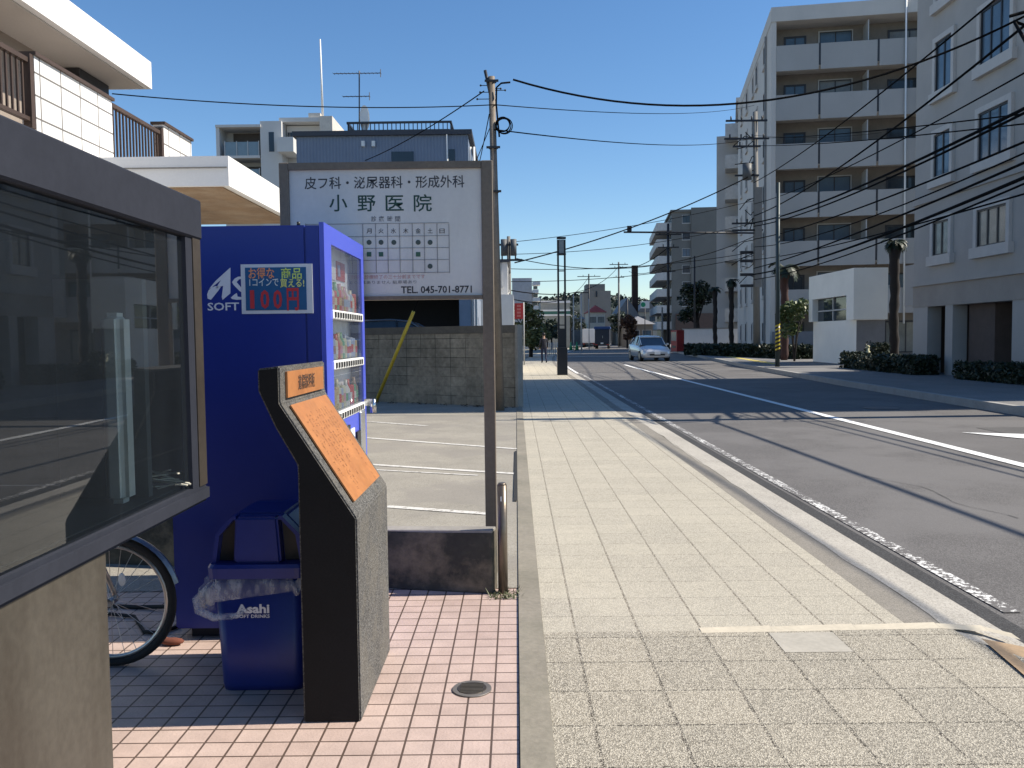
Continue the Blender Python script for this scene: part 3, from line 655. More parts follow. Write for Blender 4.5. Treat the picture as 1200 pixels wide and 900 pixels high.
# ------------------------------------------------------------------ block wall, guy wire and utility pole
bw = tile_mat('block_wall', (.46,.395,.30), (.37,.32,.24), (.06,.05,.04), .40, .20, .006, plane='XZ', offset=0, jointnoise=1.1, blot=.55, rough=.95)
wA, wB = Vector((0,17.1,0)), Vector((-3.4,19.3,0))
ang = math.atan2((wA-wB).y, (wA-wB).x)
wl = empty('block_wall', wB, ang, 'old concrete block wall with dark stains at the back of the car park', 'wall')
L = (wA-wB).length
MB().box((-5,0,0),(L,.15,1.50)).build('block_courses', bw, wl)
MB().box((-5,-.012,1.50),(L,.16,1.66)).build('wall_cap', M('wall_cap_dark', (.12,.105,.085), .9, var=.4), wl)
MB().box((L+.002,-.03,0),(L+.06,.16,1.66)).build('end_post', conc, wl)
mm = MB()       # broken pipes and a litter of twigs along its foot
random.seed(4)
for k in range(140):
    x = random.uniform(-4,L); y = random.uniform(-.35,-.03); l = random.uniform(.02,.09); a = random.uniform(0,6.28)
    mm.tube([(x,y,.012),(x+l*math.cos(a),y+l*math.sin(a),.012+random.uniform(0,.03))], .006, 4)
o = mm.build('leaf_litter', M('litter_dark', (.06,.045,.03), .95, var=.4)); o.location = wB; o.rotation_euler = (0,0,ang); tag(o, 'dark twigs and dead leaves along the foot of the block wall', 'debris', kind='stuff')
gal = M('pole_steel', (.20,.165,.13), .6, .1, var=.3, scale=4, bmp=.15, stain=(.10,.085,.07), stainamt=.5)
pb = atZ(586,482.5); PT = atY(576,90,16.4)
pb = Vector((pb.x,16.4,0)); 
upo = empty('utility_pole', pb, 0, 'thin brown utility pole with a coil of cable rising behind the clinic sign', 'utility pole')
MB().tube([pb, PT], .085, 14, r2=.062).build('pole', gal, upo, world=True)
def onp(t): return pb.lerp(PT, t)
m = MB(); c = onp(1.0); m.tube([c + Vector((-.02,-.02,-.35)), c + Vector((-.12,0,.12))], .03, 8); m.build('top_bracket', M('dark_metal', (.04,.04,.045), .5, .5), upo, world=True)
dk = MATS['dark_metal']
for tt in (.985, .79, .66):
    c = onp(tt); m = MB(); m.box((c.x-.13,c.y-.09,c.z-.02),(c.x+.13,c.y-.06,c.z+.02)); m.ring(c, .085, .012, 'Z', 16, 5); m.build('cross_clamp', dk, upo, world=True)
for dx, tt in ((-.16,.955),(-.2,.935),(-.15,.975),(.12,.965),(.18,.96)):
    c = onp(tt); m = MB(); m.tube([c, c + Vector((dx*1.4,0,0))], .008, 5); m.sphere(c + Vector((dx*1.4,0,.0)), .022, 1); m.build('insulator', dk, upo, world=True)
cb = M('cable_black', (.006,.006,.007), .95, var=.1, bmp=0); cb.node_tree.nodes['Principled BSDF'].inputs['Specular IOR Level'].default_value = .05
coil = MB(); cc = onp(.856) + Vector((.20,-.05,0)); random.seed(8)
for k in range(5): coil.ring(cc + Vector((random.uniform(-.02,.02), k*.012, random.uniform(-.02,.02))), .145 + random.uniform(-.02,.02), .010, 'Y', 26, 5)
cobj = coil.build('cable_coil', cb, upo, world=True)
m = MB(); pt = onp(.965); m.tube([pt + Vector((.35,-.05,.10)), pt + Vector((.18,-.07,.08)), pt + Vector((.09,-.08,0)), pt + Vector((.08,-.08,-.3)), onp(.86) + Vector((.10,-.08,0)), onp(.82)+Vector((.12,-.08,0))], .018, 6); m.build('drop_cable', cb, upo, world=True)
ga = atZ(440,472.5); gtop = onp(.87)
gy_ = empty('guy_wire', ga, 0, 'steel stay wire slanting behind the sign with a yellow tube round its foot', 'stay wire')
MB().tube([ga, gtop], .008, 5).build('wire', cb, gy_, world=True)
d = (gtop-ga).normalized(); MB().tube([ga, ga + d*2.35], .038, 10).build('yellow_cover', M('guard_yellow', (.60,.42,.03), .5, var=.25, stain=(.2,.15,.03), stainamt=.5), gy_, world=True)

# ------------------------------------------------------------------ helpers for buildings
glass_dark = M('window_glass', (.035,.05,.065), .08, var=.3, scale=.7, bmp=0)
glass_sky = M('window_glass_pale', (.10,.15,.20), .1, var=.35, scale=.5, bmp=0)
frame_w = M('window_frame_white', (.45,.45,.44), .5, var=.05)
frame_b = M('window_frame_bronze', (.05,.05,.055), .4, .4, var=.1)
WR = random.Random(77)
curtain = M('curtained_glass', (.22,.22,.20), .15, var=.35, scale=1.2, bmp=0)
def window_part(par, c, wdt, hgt, axis, out, framem, glassm, trim=.09, proud=.10, mull=1, sill=True):
    """axis 'X': window in a wall facing -X (out=-1) or +X (out=1); axis 'Y': facing -Y/+Y. c = centre in parent coords on the wall plane"""
    def bx(m, u0, u1, z0, z1, d0, d1):
        lo, hi = sorted((d0*out, d1*out))
        if axis == 'X': m.box((lo,u0,z0),(hi,u1,z1))
        else: m.box((u0,lo,z0),(u1,hi,z1))
    w2, h2 = wdt/2, hgt/2
    m = MB(); bx(m,-w2-trim,-w2,-h2-trim,h2+trim,-.01,proud); bx(m,w2,w2+trim,-h2-trim,h2+trim,-.01,proud); bx(m,-w2,w2,h2,h2+trim,-.01,proud)
    f = m.build('window', framem, par, loc=c)
    if sill: m = MB(); bx(m,-w2-trim*1.6,w2+trim*1.6,-h2-trim*1.9,-h2,-.01,proud*1.7); m.build('sill', framem, f)
    m = MB(); bx(m,-w2,w2,-h2,h2,-.01,.012); m.build('pane', WR.choice([glassm, glassm, curtain, glass_sky]), f)
    m = MB()
    bx(m,-w2,-w2+.05,-h2,h2,.013,.05); bx(m,w2-.05,w2,-h2,h2,.013,.05); bx(m,-w2+.05,w2-.05,h2-.05,h2,.013,.05); bx(m,-w2+.05,w2-.05,-h2,-h2+.05,.013,.05)
    for k in range(mull): u_ = -w2 + wdt*(k+1)/(mull+1); bx(m,u_-.03,u_+.03,-h2+.05,h2-.05,.013,.04)
    m.build('sash', frame_b, f)
    return f

# ------------------------------------------------------------------ near right building (facade towards the street)
nb_m = M('stucco_grey', (.41,.385,.36), .9, var=.12, scale=.8, bmp=.2, stain=(.36,.33,.30), stainamt=.5, streak=True)
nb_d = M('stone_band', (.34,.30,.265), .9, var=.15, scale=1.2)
FX, NY0, NY1, NZ = 13.4, 16.7, 28.9, 18.6
nb = empty('apartment_building', (FX+6,22,0), 0, 'grey stucco apartment block with framed windows and a pillared ground floor at the right edge', 'building')
MB().box((FX,NY0,3.0),(FX+13,NY1,NZ)).build('wall', nb_m, nb, world=True)
MB().box((FX-.10,NY0-.1,2.95),(FX+13,NY1+.05,3.10)).build('lower_cornice', nb_m, nb, world=True)
MB().box((FX-.07,NY0-.1,5.62),(FX+.0,NY1+.04,5.82)).build('upper_cornice', nb_m, nb, world=True)
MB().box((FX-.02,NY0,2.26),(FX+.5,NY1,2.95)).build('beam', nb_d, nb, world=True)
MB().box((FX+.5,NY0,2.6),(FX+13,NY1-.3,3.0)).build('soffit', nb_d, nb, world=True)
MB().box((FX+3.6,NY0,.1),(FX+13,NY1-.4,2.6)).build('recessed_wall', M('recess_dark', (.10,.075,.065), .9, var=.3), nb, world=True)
for y0, y1 in ((27.9,28.9),(26.3,26.75),(22.5,23.15),(19.0,19.6),(16.8,17.3)):
    MB().box((FX+.0,y0,.1),(FX+.45,y1,2.26)).build('column', nb_m, nb, world=True)
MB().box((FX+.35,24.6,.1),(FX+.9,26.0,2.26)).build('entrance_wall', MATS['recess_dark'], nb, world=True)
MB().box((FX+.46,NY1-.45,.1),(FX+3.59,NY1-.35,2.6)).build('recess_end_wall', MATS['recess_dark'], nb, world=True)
MB().box((FX-.12,NY0-.1,NZ),(FX+13,NY1+.1,NZ+.3)).build('roof_edge', nb_m, nb, world=True)
nl = Vector(nb.location)
for (zc, h) in ((4.38,1.07),(6.98,1.35),(9.75,1.55),(12.5,1.5),(15.3,1.5)):
    for yc, w in ((27.0,1.0),(24.15,1.5),(20.6,1.2),(18.3,1.4)):
        window_part(nb, Vector((FX,yc,zc)) - nl, w, h, 'X', -1, M('window_trim', (.55,.52,.49), .8, var=.08), glass_sky, trim=.16, proud=.09, mull=1 if w < 1.3 else 2)
m = MB(); m.box((FX+.2,28.95,2.35),(FX+1.1,30.0,3.75)); m.build('projecting_bay', nb_m, nb, world=True)
for y in (25.4, 22.0):
    m = MB(); m.box((FX+3.5,y,1.0),(FX+3.6,y+.25,1.3)); m.build('porch_notice', wp, nb, world=True)

# ------------------------------------------------------------------ leaf helpers
def leaves(m, c, rad, n, size, sq=1.0, flat=.6):
    c = Vector(c)
    for _ in range(n):
        while True:
            p = Vector((random.uniform(-1,1), random.uniform(-1,1), random.uniform(-1,1)))
            if p.length < 1: break
        p = p.normalized() * (p.length ** .5); q = c + Vector((p.x*rad, p.y*rad, p.z*rad*sq))
        d = Vector((random.gauss(0,1), random.gauss(0,1), random.gauss(0,flat))).normalized(); e = d.cross(Vector((random.gauss(0,1),random.gauss(0,1),random.gauss(0,1)))).normalized()
        s_ = size * random.uniform(.6,1.3)
        m.poly([q - d*s_, q + e*s_*.45, q + d*s_, q - e*s_*.45])
lf_dark = leaf_mat('hedge_leaf', (.010,.019,.008), (.024,.038,.015)); lf_mid = leaf_mat('shrub_leaf', (.05,.085,.025), (.12,.15,.045)); lf_olive = leaf_mat('tree_leaf_olive', (.08,.095,.03), (.19,.18,.06)); lf_far = leaf_mat('far_leaf', (.028,.042,.03), (.055,.075,.05))
bark = M('bark', (.025,.02,.018), .95, var=.35, fine=25, bmp=.6)
core = M('hedge_core', (.012,.018,.009), .95)
def hedge(a, b, w, h, z0, label, size=.07, dens=700):
    a, b = Vector((a[0],a[1],0)), Vector((b[0],b[1],0)); L = (b-a).length; an = math.atan2((b-a).y,(b-a).x)
    t_ = empty('hedge', (a.x,a.y,z0), an, label, 'hedge')
    m = MB(); m.box((.1,-w/2+.1,0),(L-.1,w/2-.1,h-.12)); m.build('inner_twigs', core, t_)
    m = MB(); n = int(dens*L)
    for _ in range(n):
        x = random.uniform(0,L); f = random.random()
        hh = h + .05*math.sin(x*2.3) + .04*math.sin(x*5.1)
        if f < .45: q = Vector((x, random.uniform(-w/2,w/2), hh + random.gauss(0,.03)))
        elif f < .9: q = Vector((x, -w/2 + random.gauss(0,.03), random.uniform(0,hh)))
        else: q = Vector((random.choice((0,L)) + random.gauss(0,.03), random.uniform(-w/2,w/2), random.uniform(0,hh)))
        if f < .9 and f > .45 and random.random() < .4: q.y = w/2 + random.gauss(0,.03)
        d = Vector((random.gauss(0,1), random.gauss(0,1), random.gauss(0,1))).normalized(); e = d.cross(Vector((random.gauss(0,1),random.gauss(0,1),random.gauss(0,1)))).normalized(); s_ = size*random.uniform(.6,1.3)
        m.poly([q - d*s_, q + e*s_*.5, q + d*s_, q - e*s_*.5])
    m.build('foliage', lf_dark, t_)
    return t_
hedge((12.75,26.6),(13.0,33.2), .8, .50, .1, 'dark clipped hedge between the grey block and the white gatehouse')
hedge((12.75,18.0),(12.75,24.2), .7, .42, .1, 'dark low hedge in front of the pillars of the grey block')
def mark(o, g): o['group'] = g
def palm(loc, h, r, label, crown_n=16, fl=.9, trunkm=None, up=.3):
    t_ = empty('palm_tree', loc, 0, label, 'palm tree', 'trimmed palms along the right pavement')
    m = MB(); n = 14; P = []; rr = []
    for k in range(n+1): P.append((math.sin(k*.9)*.03, math.cos(k*.7)*.03, h*k/n)); rr.append(r*(1.0 + (.18 if k % 2 else -.05)) * (1.15 if k > n-3 else 1))
    m.tube(P, rr, 9); m.build('trunk', trunkm or bark, t_)
    m = MB()
    for k in range(crown_n):
        a = 2*math.pi*k/crown_n + random.uniform(-.2,.2); el = random.uniform(-.2,1.1); L = fl*random.uniform(.7,1.1); prev = Vector((0,0,h)); steps = 6
        for s_ in range(steps):
            t0 = s_/steps; e = el - 1.9*t0; d = Vector((math.cos(a)*math.cos(e), math.sin(a)*math.cos(e), math.sin(e))); nx = prev + d*L/steps
            side = Vector((-math.sin(a), math.cos(a), 0))
            for q in (-1,1):
                for w_ in range(3):
                    p0 = prev.lerp(nx, w_/3); m.poly([p0, p0 + d*.05, p0 + side*q*L*.28*math.sin(math.pi*(.15+.8*t0)) + d*.12 + Vector((0,0,-.06)), p0 + side*q*L*.15*math.sin(math.pi*(.15+.8*t0)) + Vector((0,0,-.03))])
            prev = nx
    m.build('crown', lf_dark, t_)
    return t_

# ------------------------------------------------------------------ white gatehouse
wg = M('gatehouse_white', (.86,.84,.77), .75, var=.06, scale=1, bmp=.08)
gg = M('gatehouse_grey', (.20,.205,.22), .85, var=.12)
g0 = atY(1003,431,36.0); GX = g0.x; GY0, GY1 = 36.0, 41.2
gh = empty('gatehouse', (GX+.6,38.5,.1), 0, 'small white flat-roofed gatehouse with a dark strip window on the right pavement', 'gatehouse')
MB().box((GX,GY0,.1),(GX+1.2,GY1,2.0)).build('lower_wall', wg, gh, world=True)
MB().box((GX+.004,GY0-.012,.1),(GX+1.2,GY0-.002,1.98)).build('grey_end_panel', gg, gh, world=True)
up = MB(); up.box((GX-.22,GY0-.25,3.05),(GX+1.2,GY1,4.15)); up.box((GX-.22,GY0-.25,2.0),(GX+1.2,GY0+.55,3.05)); up.box((GX-.22,GY1-.5,2.0),(GX+1.2,GY1,3.05)); up.box((GX+.35,GY0+.55,2.0),(GX+1.2,GY1-.5,3.05))
up.build('upper_wall', wg, gh, world=True)
MB().box((GX+.05,GY0+.56,2.01),(GX+.10,GY1-.51,3.04)).build('window_pane', glass_dark, gh, world=True)
m = MB(); m.box((GX-.02,GY0+.56,2.45),(GX+.04,GY1-.51,2.51)); m.box((GX-.02,38.6,2.01),(GX+.04,38.68,2.44)); m.box((GX-.02,38.6,2.52),(GX+.04,38.68,3.04)); m.build('window_bars', frame_w, gh, world=True)
palm((15.1,34.2,.1), 4.9, .17, 'tall dark palm with a stubby trunk in front of the white gatehouse end', 24, .55)
palm((atY(838,398,72).x,72,.1), 5.2, .17, 'left one of two dark palm stubs beyond the concrete pole', 18, .7)
palm((atY(857,398,68).x,68,.1), 5.6, .18, 'right one of two dark palm stubs beyond the concrete pole', 18, .7)
palm((atY(919,410,44).x,44,.1), 4.7, .18, 'palm with a reddish trunk behind the striped green pole', 18, 1.0, M('red_bark', (.065,.03,.025), .9, var=.3))
# leafy shrub beside it
def shrub(loc, rad, h, mat_, label, n=1500, size=.09, trunk=.05, name='shrub', cat='shrub', group=None, lobes=9):
    t_ = empty(name, loc, 0, label, cat, group)
    m = MB(); tops = []
    for k in range(4):
        a = k*1.7; e = Vector((math.cos(a)*rad*.5, math.sin(a)*rad*.5, h*.75)); m.tube([(0,0,0),(e.x*.3,e.y*.3,h*.4),e], [trunk,trunk*.7,trunk*.25], 6)
    m.build('trunk' if h > 2.5 else 'stem', bark, t_)
    m = MB()
    for k in range(lobes):
        c = (random.uniform(-.6,.6)*rad, random.uniform(-.6,.6)*rad, h*random.uniform(.45,.9)); leaves(m, c, rad*random.uniform(.35,.6), n//lobes, size, .8)
    m.build('crown' if h > 2.5 else 'foliage', mat_, t_); return t_
random.seed(21)
p = atY(931,405,42); shrub((p.x,42,.1), .9, 3.1, lf_mid, 'bushy shrub catching the light, left of the white gatehouse', 1400, .12)
p = atY(1024,425,34); shrub((p.x,33.8,.1), .55, .9, lf_dark, 'little dark shrub at the foot of the palm by the gatehouse', 900, .07)
m = MB(); m.tube([(0,0,0),(0,0,.75)], .05, 8); m.sphere((0,0,.8), .07, 1); m.sphere((0,0,.55), .10, 1, (1,.8,1.4)); p = atY(1017,432,33)
tag(m.build('garden_ornament', M('ornament_yellow', (.5,.48,.3), .7), loc=(p.x,33,.1)), 'small pale upright garden lamp among the dark shrubs by the gatehouse', 'garden lamp')
hedge((atY(820,413,58).x,60),(atY(948,424,45).x,45.5), 1.4, .65, .1, 'long dark hedge in front of the large balcony block', .11, 420)

# ------------------------------------------------------------------ big balcony block
bb_m = M('block_grey', (.40,.39,.375), .9, var=.08, scale=.5, bmp=.1, stain=(.37,.355,.33), stainamt=.4, streak=True)
bb_s = M('block_side', (.58,.55,.51), .9, var=.07, scale=.5, bmp=.1, stain=(.46,.45,.43), stainamt=.45, streak=True)
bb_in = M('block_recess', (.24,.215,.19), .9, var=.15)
A9 = R(-9.3)
big = empty('apartment_building', (15.75,53,0), A9, 'seven storey apartment block with solid grey balconies and a white drainpipe', 'building')
BW_, BD = 13.0, 21.5
pit = 2.95; slab = [0.0 + pit*k for k in range(8)]; TOP = atY(903,9,53).z - .05; TB = atY(903,26,53).z
MB().box((0.004,1.55,0),(BW_,BD,TB+.1)).build('core_wall', bb_s, big)
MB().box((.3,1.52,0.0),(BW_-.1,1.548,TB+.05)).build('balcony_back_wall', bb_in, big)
MB().box((-.03,-.05,TB),(BW_,BD+.03,TOP+.05)).build('roof_slab', bb_s, big)
fin = MB(); fin.box((0,0,0),(.28,1.55,TB-.01)); fin.build('end_fin', bb_s, big)
for k in range(0, 7):
    z = slab[k]
    if k > 0:
        MB().box((.282,.06,z-.12),(BW_,1.5,z+.06)).build('balcony_floor', bb_s, big)
        MB().box((.0,-.02,z-.10) if False else (.284,-.02,z-.30),(2.75,.10,z+1.22)).build('parapet', bb_m, big)
        MB().box((2.87,-.02,z-.30),(6.1,.10,z+1.22)).build('parapet', bb_m, big)
        MB().box((6.22,-.02,z-.30),(BW_,.10,z+1.22)).build('parapet', bb_m, big)
        MB().box((2.76,-.03,z-.05),(2.86,.02,z+1.25)).build('drain_slit', frame_b, big)
        MB().box((6.11,-.03,z-.05),(6.21,.02,z+1.25)).build('drain_slit', frame_b, big)
    # sliding window with light frame, dark door and AC shelf behind
    window_part(big, Vector((4.0,1.51,z+1.35)), 1.9, 2.0, 'Y', -1, frame_w, glass_sky, trim=.07, proud=.05, mull=1, sill=False)
    window_part(big, Vector((1.6,1.51,z+1.2)), 1.2, 1.9, 'Y', -1, frame_b, glass_dark, trim=.06, proud=.05, mull=1, sill=False)
    window_part(big, Vector((8.3,1.51,z+1.2)), 2.4, 1.9, 'Y', -1, frame_b, glass_dark, trim=.06, proud=.05, mull=1, sill=False)
    MB().box((5.6,.2,z+.1),(5.66,1.5,z+2.5)).build('partition', frame_w, big)
    if k in (1, 4, 6): MB().box((5.8,1.1,z+1.25),(7.6,1.14,z+1.45)).build('laundry_pole', frame_w, big)
    for v, w, h in ((3.2,.7,1.2),(7.5,.9,1.4),(9.8,.6,1.2),(14,.9,1.4),(18,.7,1.2)):
        window_part(big, Vector((.004,v,z+1.6)), w, h, 'X', -1, M('window_trim', (.5,.5,.48), .8), glass_dark, trim=.12, proud=.08, mull=1)
MB().tube([(7.75,-.12,2.0),(7.65,-.12,TOP+.25)], .055, 8).build('drainpipe', M('white_pipe', (.75,.75,.73), .5, var=.05), big)
MB().box((-.14,2.2,0),(-.02,2.32,TB-.1)).build('side_downpipe', M('grey_pipe', (.25,.25,.25), .6), big)
MB().box((.05,-.6,0),(5.6,-.45,1.6)).build('forecourt_wall', gg, big)
# pale bay of its neighbour in front of the right end
MB().box((9.2,-1.0,2.9),(BW_,-.06,TB-.2)).build('stair_bay', bb_m, big)

# ------------------------------------------------------------------ further right buildings
def block(loc, rz, w, d, h, floors, wallm, label, side_bal=True, face_win=2, bal_depth=1.2):
    t_ = empty('apartment_building', loc, rz, label, 'building')
    MB().box((0,0,0),(w,d,h)).build('wall', wallm, t_)
    MB().box((-.25,-.25,h),(w+.25,d+.25,h+.35)).build('roof_slab', wallm, t_)
    ph = h/floors
    for k in range(1, floors):
        z = k*ph
        if side_bal:
            m = MB(); m.box((-bal_depth,.6,z-.15),(0-.002,d-.6,z+.0)); m.box((-bal_depth,.6,z+.002),(-bal_depth+.1,d-.6,z+1.1)); m.box((-bal_depth+.102,.6,z+.002),(-.004,.7,z+1.1)); m.box((-bal_depth+.102,d-.7,z+.002),(-.004,d-.6,z+1.1)); m.build('balcony', M('balcony_pale', (.5,.5,.49), .8), t_)
            for v in range(int(d//3.5)): window_part(t_, Vector((0,2+v*3.5,z+1.2)), 2.0, 1.9, 'X', -1, frame_w, glass_dark, trim=.06, proud=.04)
        for u_ in range(face_win):
            window_part(t_, Vector((w*(u_+.5)/face_win,0,z+1.5)), 1.2, 1.2, 'Y', -1, frame_w, glass_dark, trim=.06, proud=.05)
    return t_
b2 = block((atY(862,300,80).x,79,0), R(-14), 8, 22, 22.6, 8, M('second_block_wall', (.50,.48,.46), .9, var=.08, scale=.5), 'pale narrow block with stepped balconies just left of the seven storey block', True, 2)
b2b = MB(); b2b.box((-2.0,3,0),(0,12,20.3)); b2b.build('lower_bay', MATS['second_block_wall'], b2)
b3 = block((atY(785,400,140).x,138,0), R(-6), 9, 24, 21.2, 8, M('dark_block_wall', (.155,.155,.145), .9, var=.15, scale=.4), 'dark seven storey block with rounded white balconies at the far bend', True, 2, 2.4)
MB().box((3,-.4,0),(7.5,-.02,21.8)).build('stair_tower', MATS['dark_block_wall'], b3)
MB().box((.5,-.5,0),(9,-.42,5)).build('brick_base', M('red_brick_far', (.10,.068,.055), .9, var=.2), b3)
# white garden wall and things at its foot
p = atY(800,400,76); wwl = empty('garden_wall', (p.x,76,0), R(-9), 'long white garden wall beyond the hedge at the far bend', 'wall')
MB().box((0,0,0),(6.0,.2,2.0)).build('wall_panel', M('wall_white', (.72,.72,.72), .85, var=.06), wwl)
MB().box((-.06,-.04,2.0),(6.06,.24,2.08)).build('coping', conc, wwl)

# ------------------------------------------------------------------ left house
lh_w = M('tile_white_wall', (.76,.74,.71), .7)
lh_tile = tile_mat('white_wall_tiles', (.80,.78,.76), (.76,.74,.72), (.16,.15,.14), .42, .235, .011, plane='YZ', offset=0, blot=.10, rough=.6, jointnoise=.0, bmp=.2)
wht = M('fascia_white', (.80,.79,.77), .7, var=.05, scale=1, bmp=.05)
grey_s = M('soffit_grey', (.50,.46,.42), .85, var=.1, scale=1)
wood = M('soffit_wood', (.30,.20,.12), .8, var=.3, scale=3, stain=(.45,.36,.26), stainamt=.5)
rail_m = M('rail_brown', (.075,.05,.04), .6, .2, var=.1)
hs = empty('house', (-6.5,10,0), 0, 'white tiled house with wide flat eaves and brown balcony railings, upper left', 'house')
MB().box((-12,6,5.42),(-5.75,13.8,5.84)).build('roof_slab', wht, hs, world=True)
MB().box((-11.9,6.1,5.40),(-5.85,13.7,5.418)).build('eave_soffit', grey_s, hs, world=True)
MB().box((-11.8,6.2,.0),(-6.55,13.6,5.40)).build('recessed_wall', M('recess_brown', (.30,.25,.21), .9, var=.1), hs, world=True)
MB().box((-6.54,12.6,4.9),(-6.3,13.5,5.39)).build('wall_unit', frame_b, hs, world=True)
# street wall with two railed openings
wl_ = MB(); wl_.box((-5.15,9.06,0),(-5,10.78,4.40)); wl_.box((-5.15,6,0),(-5,9.06,3.62)); wl_.box((-5.15,12.35,0),(-5,13.4,4.50)); wl_.box((-5.15,10.78,0),(-5,12.35,3.55))
wl_.build('tiled_parapet', lh_tile, hs, world=True)
MB().box((-5.18,9.04,4.402),(-4.97,10.80,4.44)).build('parapet_cap', rail_m, hs, world=True)
MB().box((-5.18,12.33,4.502),(-4.97,13.42,4.54)).build('parapet_cap', rail_m, hs, world=True)
MB().box((-6.5,6.2,3.4),(-5.16,13.4,3.5)).build('balcony_floor', grey_s, hs, world=True)
for y0, y1, z0, z1 in ((6.1,9.0,3.66,4.36),(10.84,12.3,3.60,4.40)):
    m = MB(); m.box((-5.08,y0,z1-.05),(-5.02,y1,z1)); m.box((-5.08,y0,z0+.05),(-5.02,y1,z0+.09)); rl = m.build('railing', rail_m, hs, world=True)
    m = MB(); y = y0+.05
    while y < y1: m.box((-5.06,y,z0+.09),(-5.04,y+.022,z1-.05)); y += .095
    bo_ = m.build('balusters', rail_m, rl, world=True); bo_['kind'] = 'stuff' if False else 'part'
    del bo_['kind']
    MB().box((-5.09,y1-.02,z0-.02),(-5.0,y1+.05,z1+.04)).build('rail_post', rail_m, rl, world=True)
m = MB()
for k in range(6): m.box((-5.6,7.6,3.56+k*.06),(-5.3,8.7,3.59+k*.06))
m.build('louvre_unit', M('louvre_tan', (.30,.2,.13), .7), hs, world=True)
# flat canopy in front
MB().box((-5.0+.004,10.0,3.20),(-3.31,13.2,3.545)).build('canopy_slab', wht, hs, world=True)
MB().box((-7.0,9.98,3.20),(-5.0,10.6,3.545)).build('canopy_return', wht, hs, world=True)
MB().box((-4.95,10.05,3.185),(-3.4,13.15,3.199)).build('canopy_soffit', wood, hs, world=True)
MB().box((-7.0,9.966,3.40),(-3.32,9.978,3.415)).build('canopy_groove', conc, hs, world=True)
MB().box((-4.996,9.0,0),(-4.9,13.0,3.1)).build('ground_floor_wall', lh_w, hs, world=True)

# ------------------------------------------------------------------ blue-grey building behind the car park
clad = bpy.data.materials.new('blue_cladding'); clad.use_nodes = True; t = clad.node_tree; b = t.nodes['Principled BSDF']
tcn = t.nodes.new('ShaderNodeTexCoord').outputs['Object']; wv = N(t, 'ShaderNodeTexWave', Scale=3.2); wv.bands_direction = 'X'; t.links.new(tcn, wv.inputs[0])
t.links.new(mix(t, 1.0, ramp(t, wv.outputs['Fac'], [(.3,(.17,.21,.29)),(.5,(.19,.235,.32))]), ramp(t, noise(t, tcn, .8, 4), [(.3,.85),(.7,1.0)]), 'MULTIPLY'), b.inputs['Base Color']); b.inputs['Roughness'].default_value = .5
bump(t, b, wv.outputs['Fac'], .4, .03)
CY = 26.0
cx0, cx1 = atY(348,200,CY).x, atY(549,200,CY).x; cz = atY(450,159,CY).z
cl = empty('clinic_building', ((cx0+cx1)/2,CY,0), 0, 'blue-grey clad building with a railed roof terrace behind the clinic signboard', 'building')
zg = atY(480,342,CY).z
m = MB(); m.box((cx0,CY,zg),(cx1,CY+9,cz)); m.build('clad_wall', clad, cl, world=True)
MB().box((cx0-.1,CY-.1,cz),(cx1+.12,CY+9.1,cz+.14)).build('roof_edge', M('roof_dark', (.05,.055,.07), .6), cl, world=True)
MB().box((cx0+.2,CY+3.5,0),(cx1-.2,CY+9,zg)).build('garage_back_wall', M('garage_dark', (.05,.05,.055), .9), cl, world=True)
q = atY(538,350,CY).x
MB().box((q,CY+.002,0),(cx1,CY+9,zg)).build('side_wall', M('side_wall_blue', (.23,.27,.34), .8), cl, world=True)
MB().box((cx0,CY+.002,0),(cx0+.3,CY+9,zg)).build('side_wall', MATS['side_wall_blue'], cl, world=True)
for dx in (.05,.16): MB().tube([(cx1+dx,CY+.3,.5),(cx1+dx,CY+.3,cz-.3)], .035, 8).build('downpipe', MATS['white_pipe'], cl, world=True)
for a, b_ in (((459,178),(485,190)),((524,175),(533,192))):
    p, q = atY(*a, CY), atY(*b_, CY); MB().box((p.x,CY-.03,q.z),(q.x,CY-.002,p.z)).build('window', glass_dark, cl, world=True)
for px, py in ((426,169),(438,169)):
    p = atY(px,py,CY); MB().box((p.x-.05,CY-.1,p.z-.08),(p.x+.05,CY,p.z+.08)).build('wall_vent', wp, cl, world=True)
MB().tube([(atY(524,160,CY).x,CY-.06,cz-2),(atY(524,160,CY).x,CY-.06,cz+.05)], .03, 6).build('overflow_pipe', MATS['white_pipe'], cl, world=True)
rx0, rx1 = atY(406,140,CY).x, atY(526,140,CY).x; rz = atY(466,139,CY).z
m = MB(); m.box((rx0,CY+.3,rz-.06),(rx1,CY+.36,rz)); m.box((rx0,CY+.3,cz+.2),(rx1,CY+.36,cz+.25)); m.box((rx1,CY+.3,rz-.06),(rx1+.06,CY+6,rz)); m.box((rx0-.06,CY+.3,rz-.06),(rx0,CY+6,rz)); rl = m.build('roof_railing', rail_m if False else frame_b, cl, world=True)
m = MB(); k = rx0
while k < rx1: m.box((k,CY+.31,cz+.25),(k+.025,CY+.35,rz-.06)); k += .13
yy = CY+.4
while yy < CY+6: m.box((rx1+.01,yy,cz+.14),(rx1+.05,yy+.025,rz-.06)); m.box((rx0-.05,yy,cz+.14),(rx0-.01,yy+.025,rz-.06)); yy += .13
m.build('railing_bars', frame_b, rl, world=True)
MB().box((rx0-.3,CY+5,cz+.14),(rx1-1.0,CY+8,rz-.1)).build('roof_room', M('roof_room_wall', (.35,.33,.30), .8), cl, world=True)
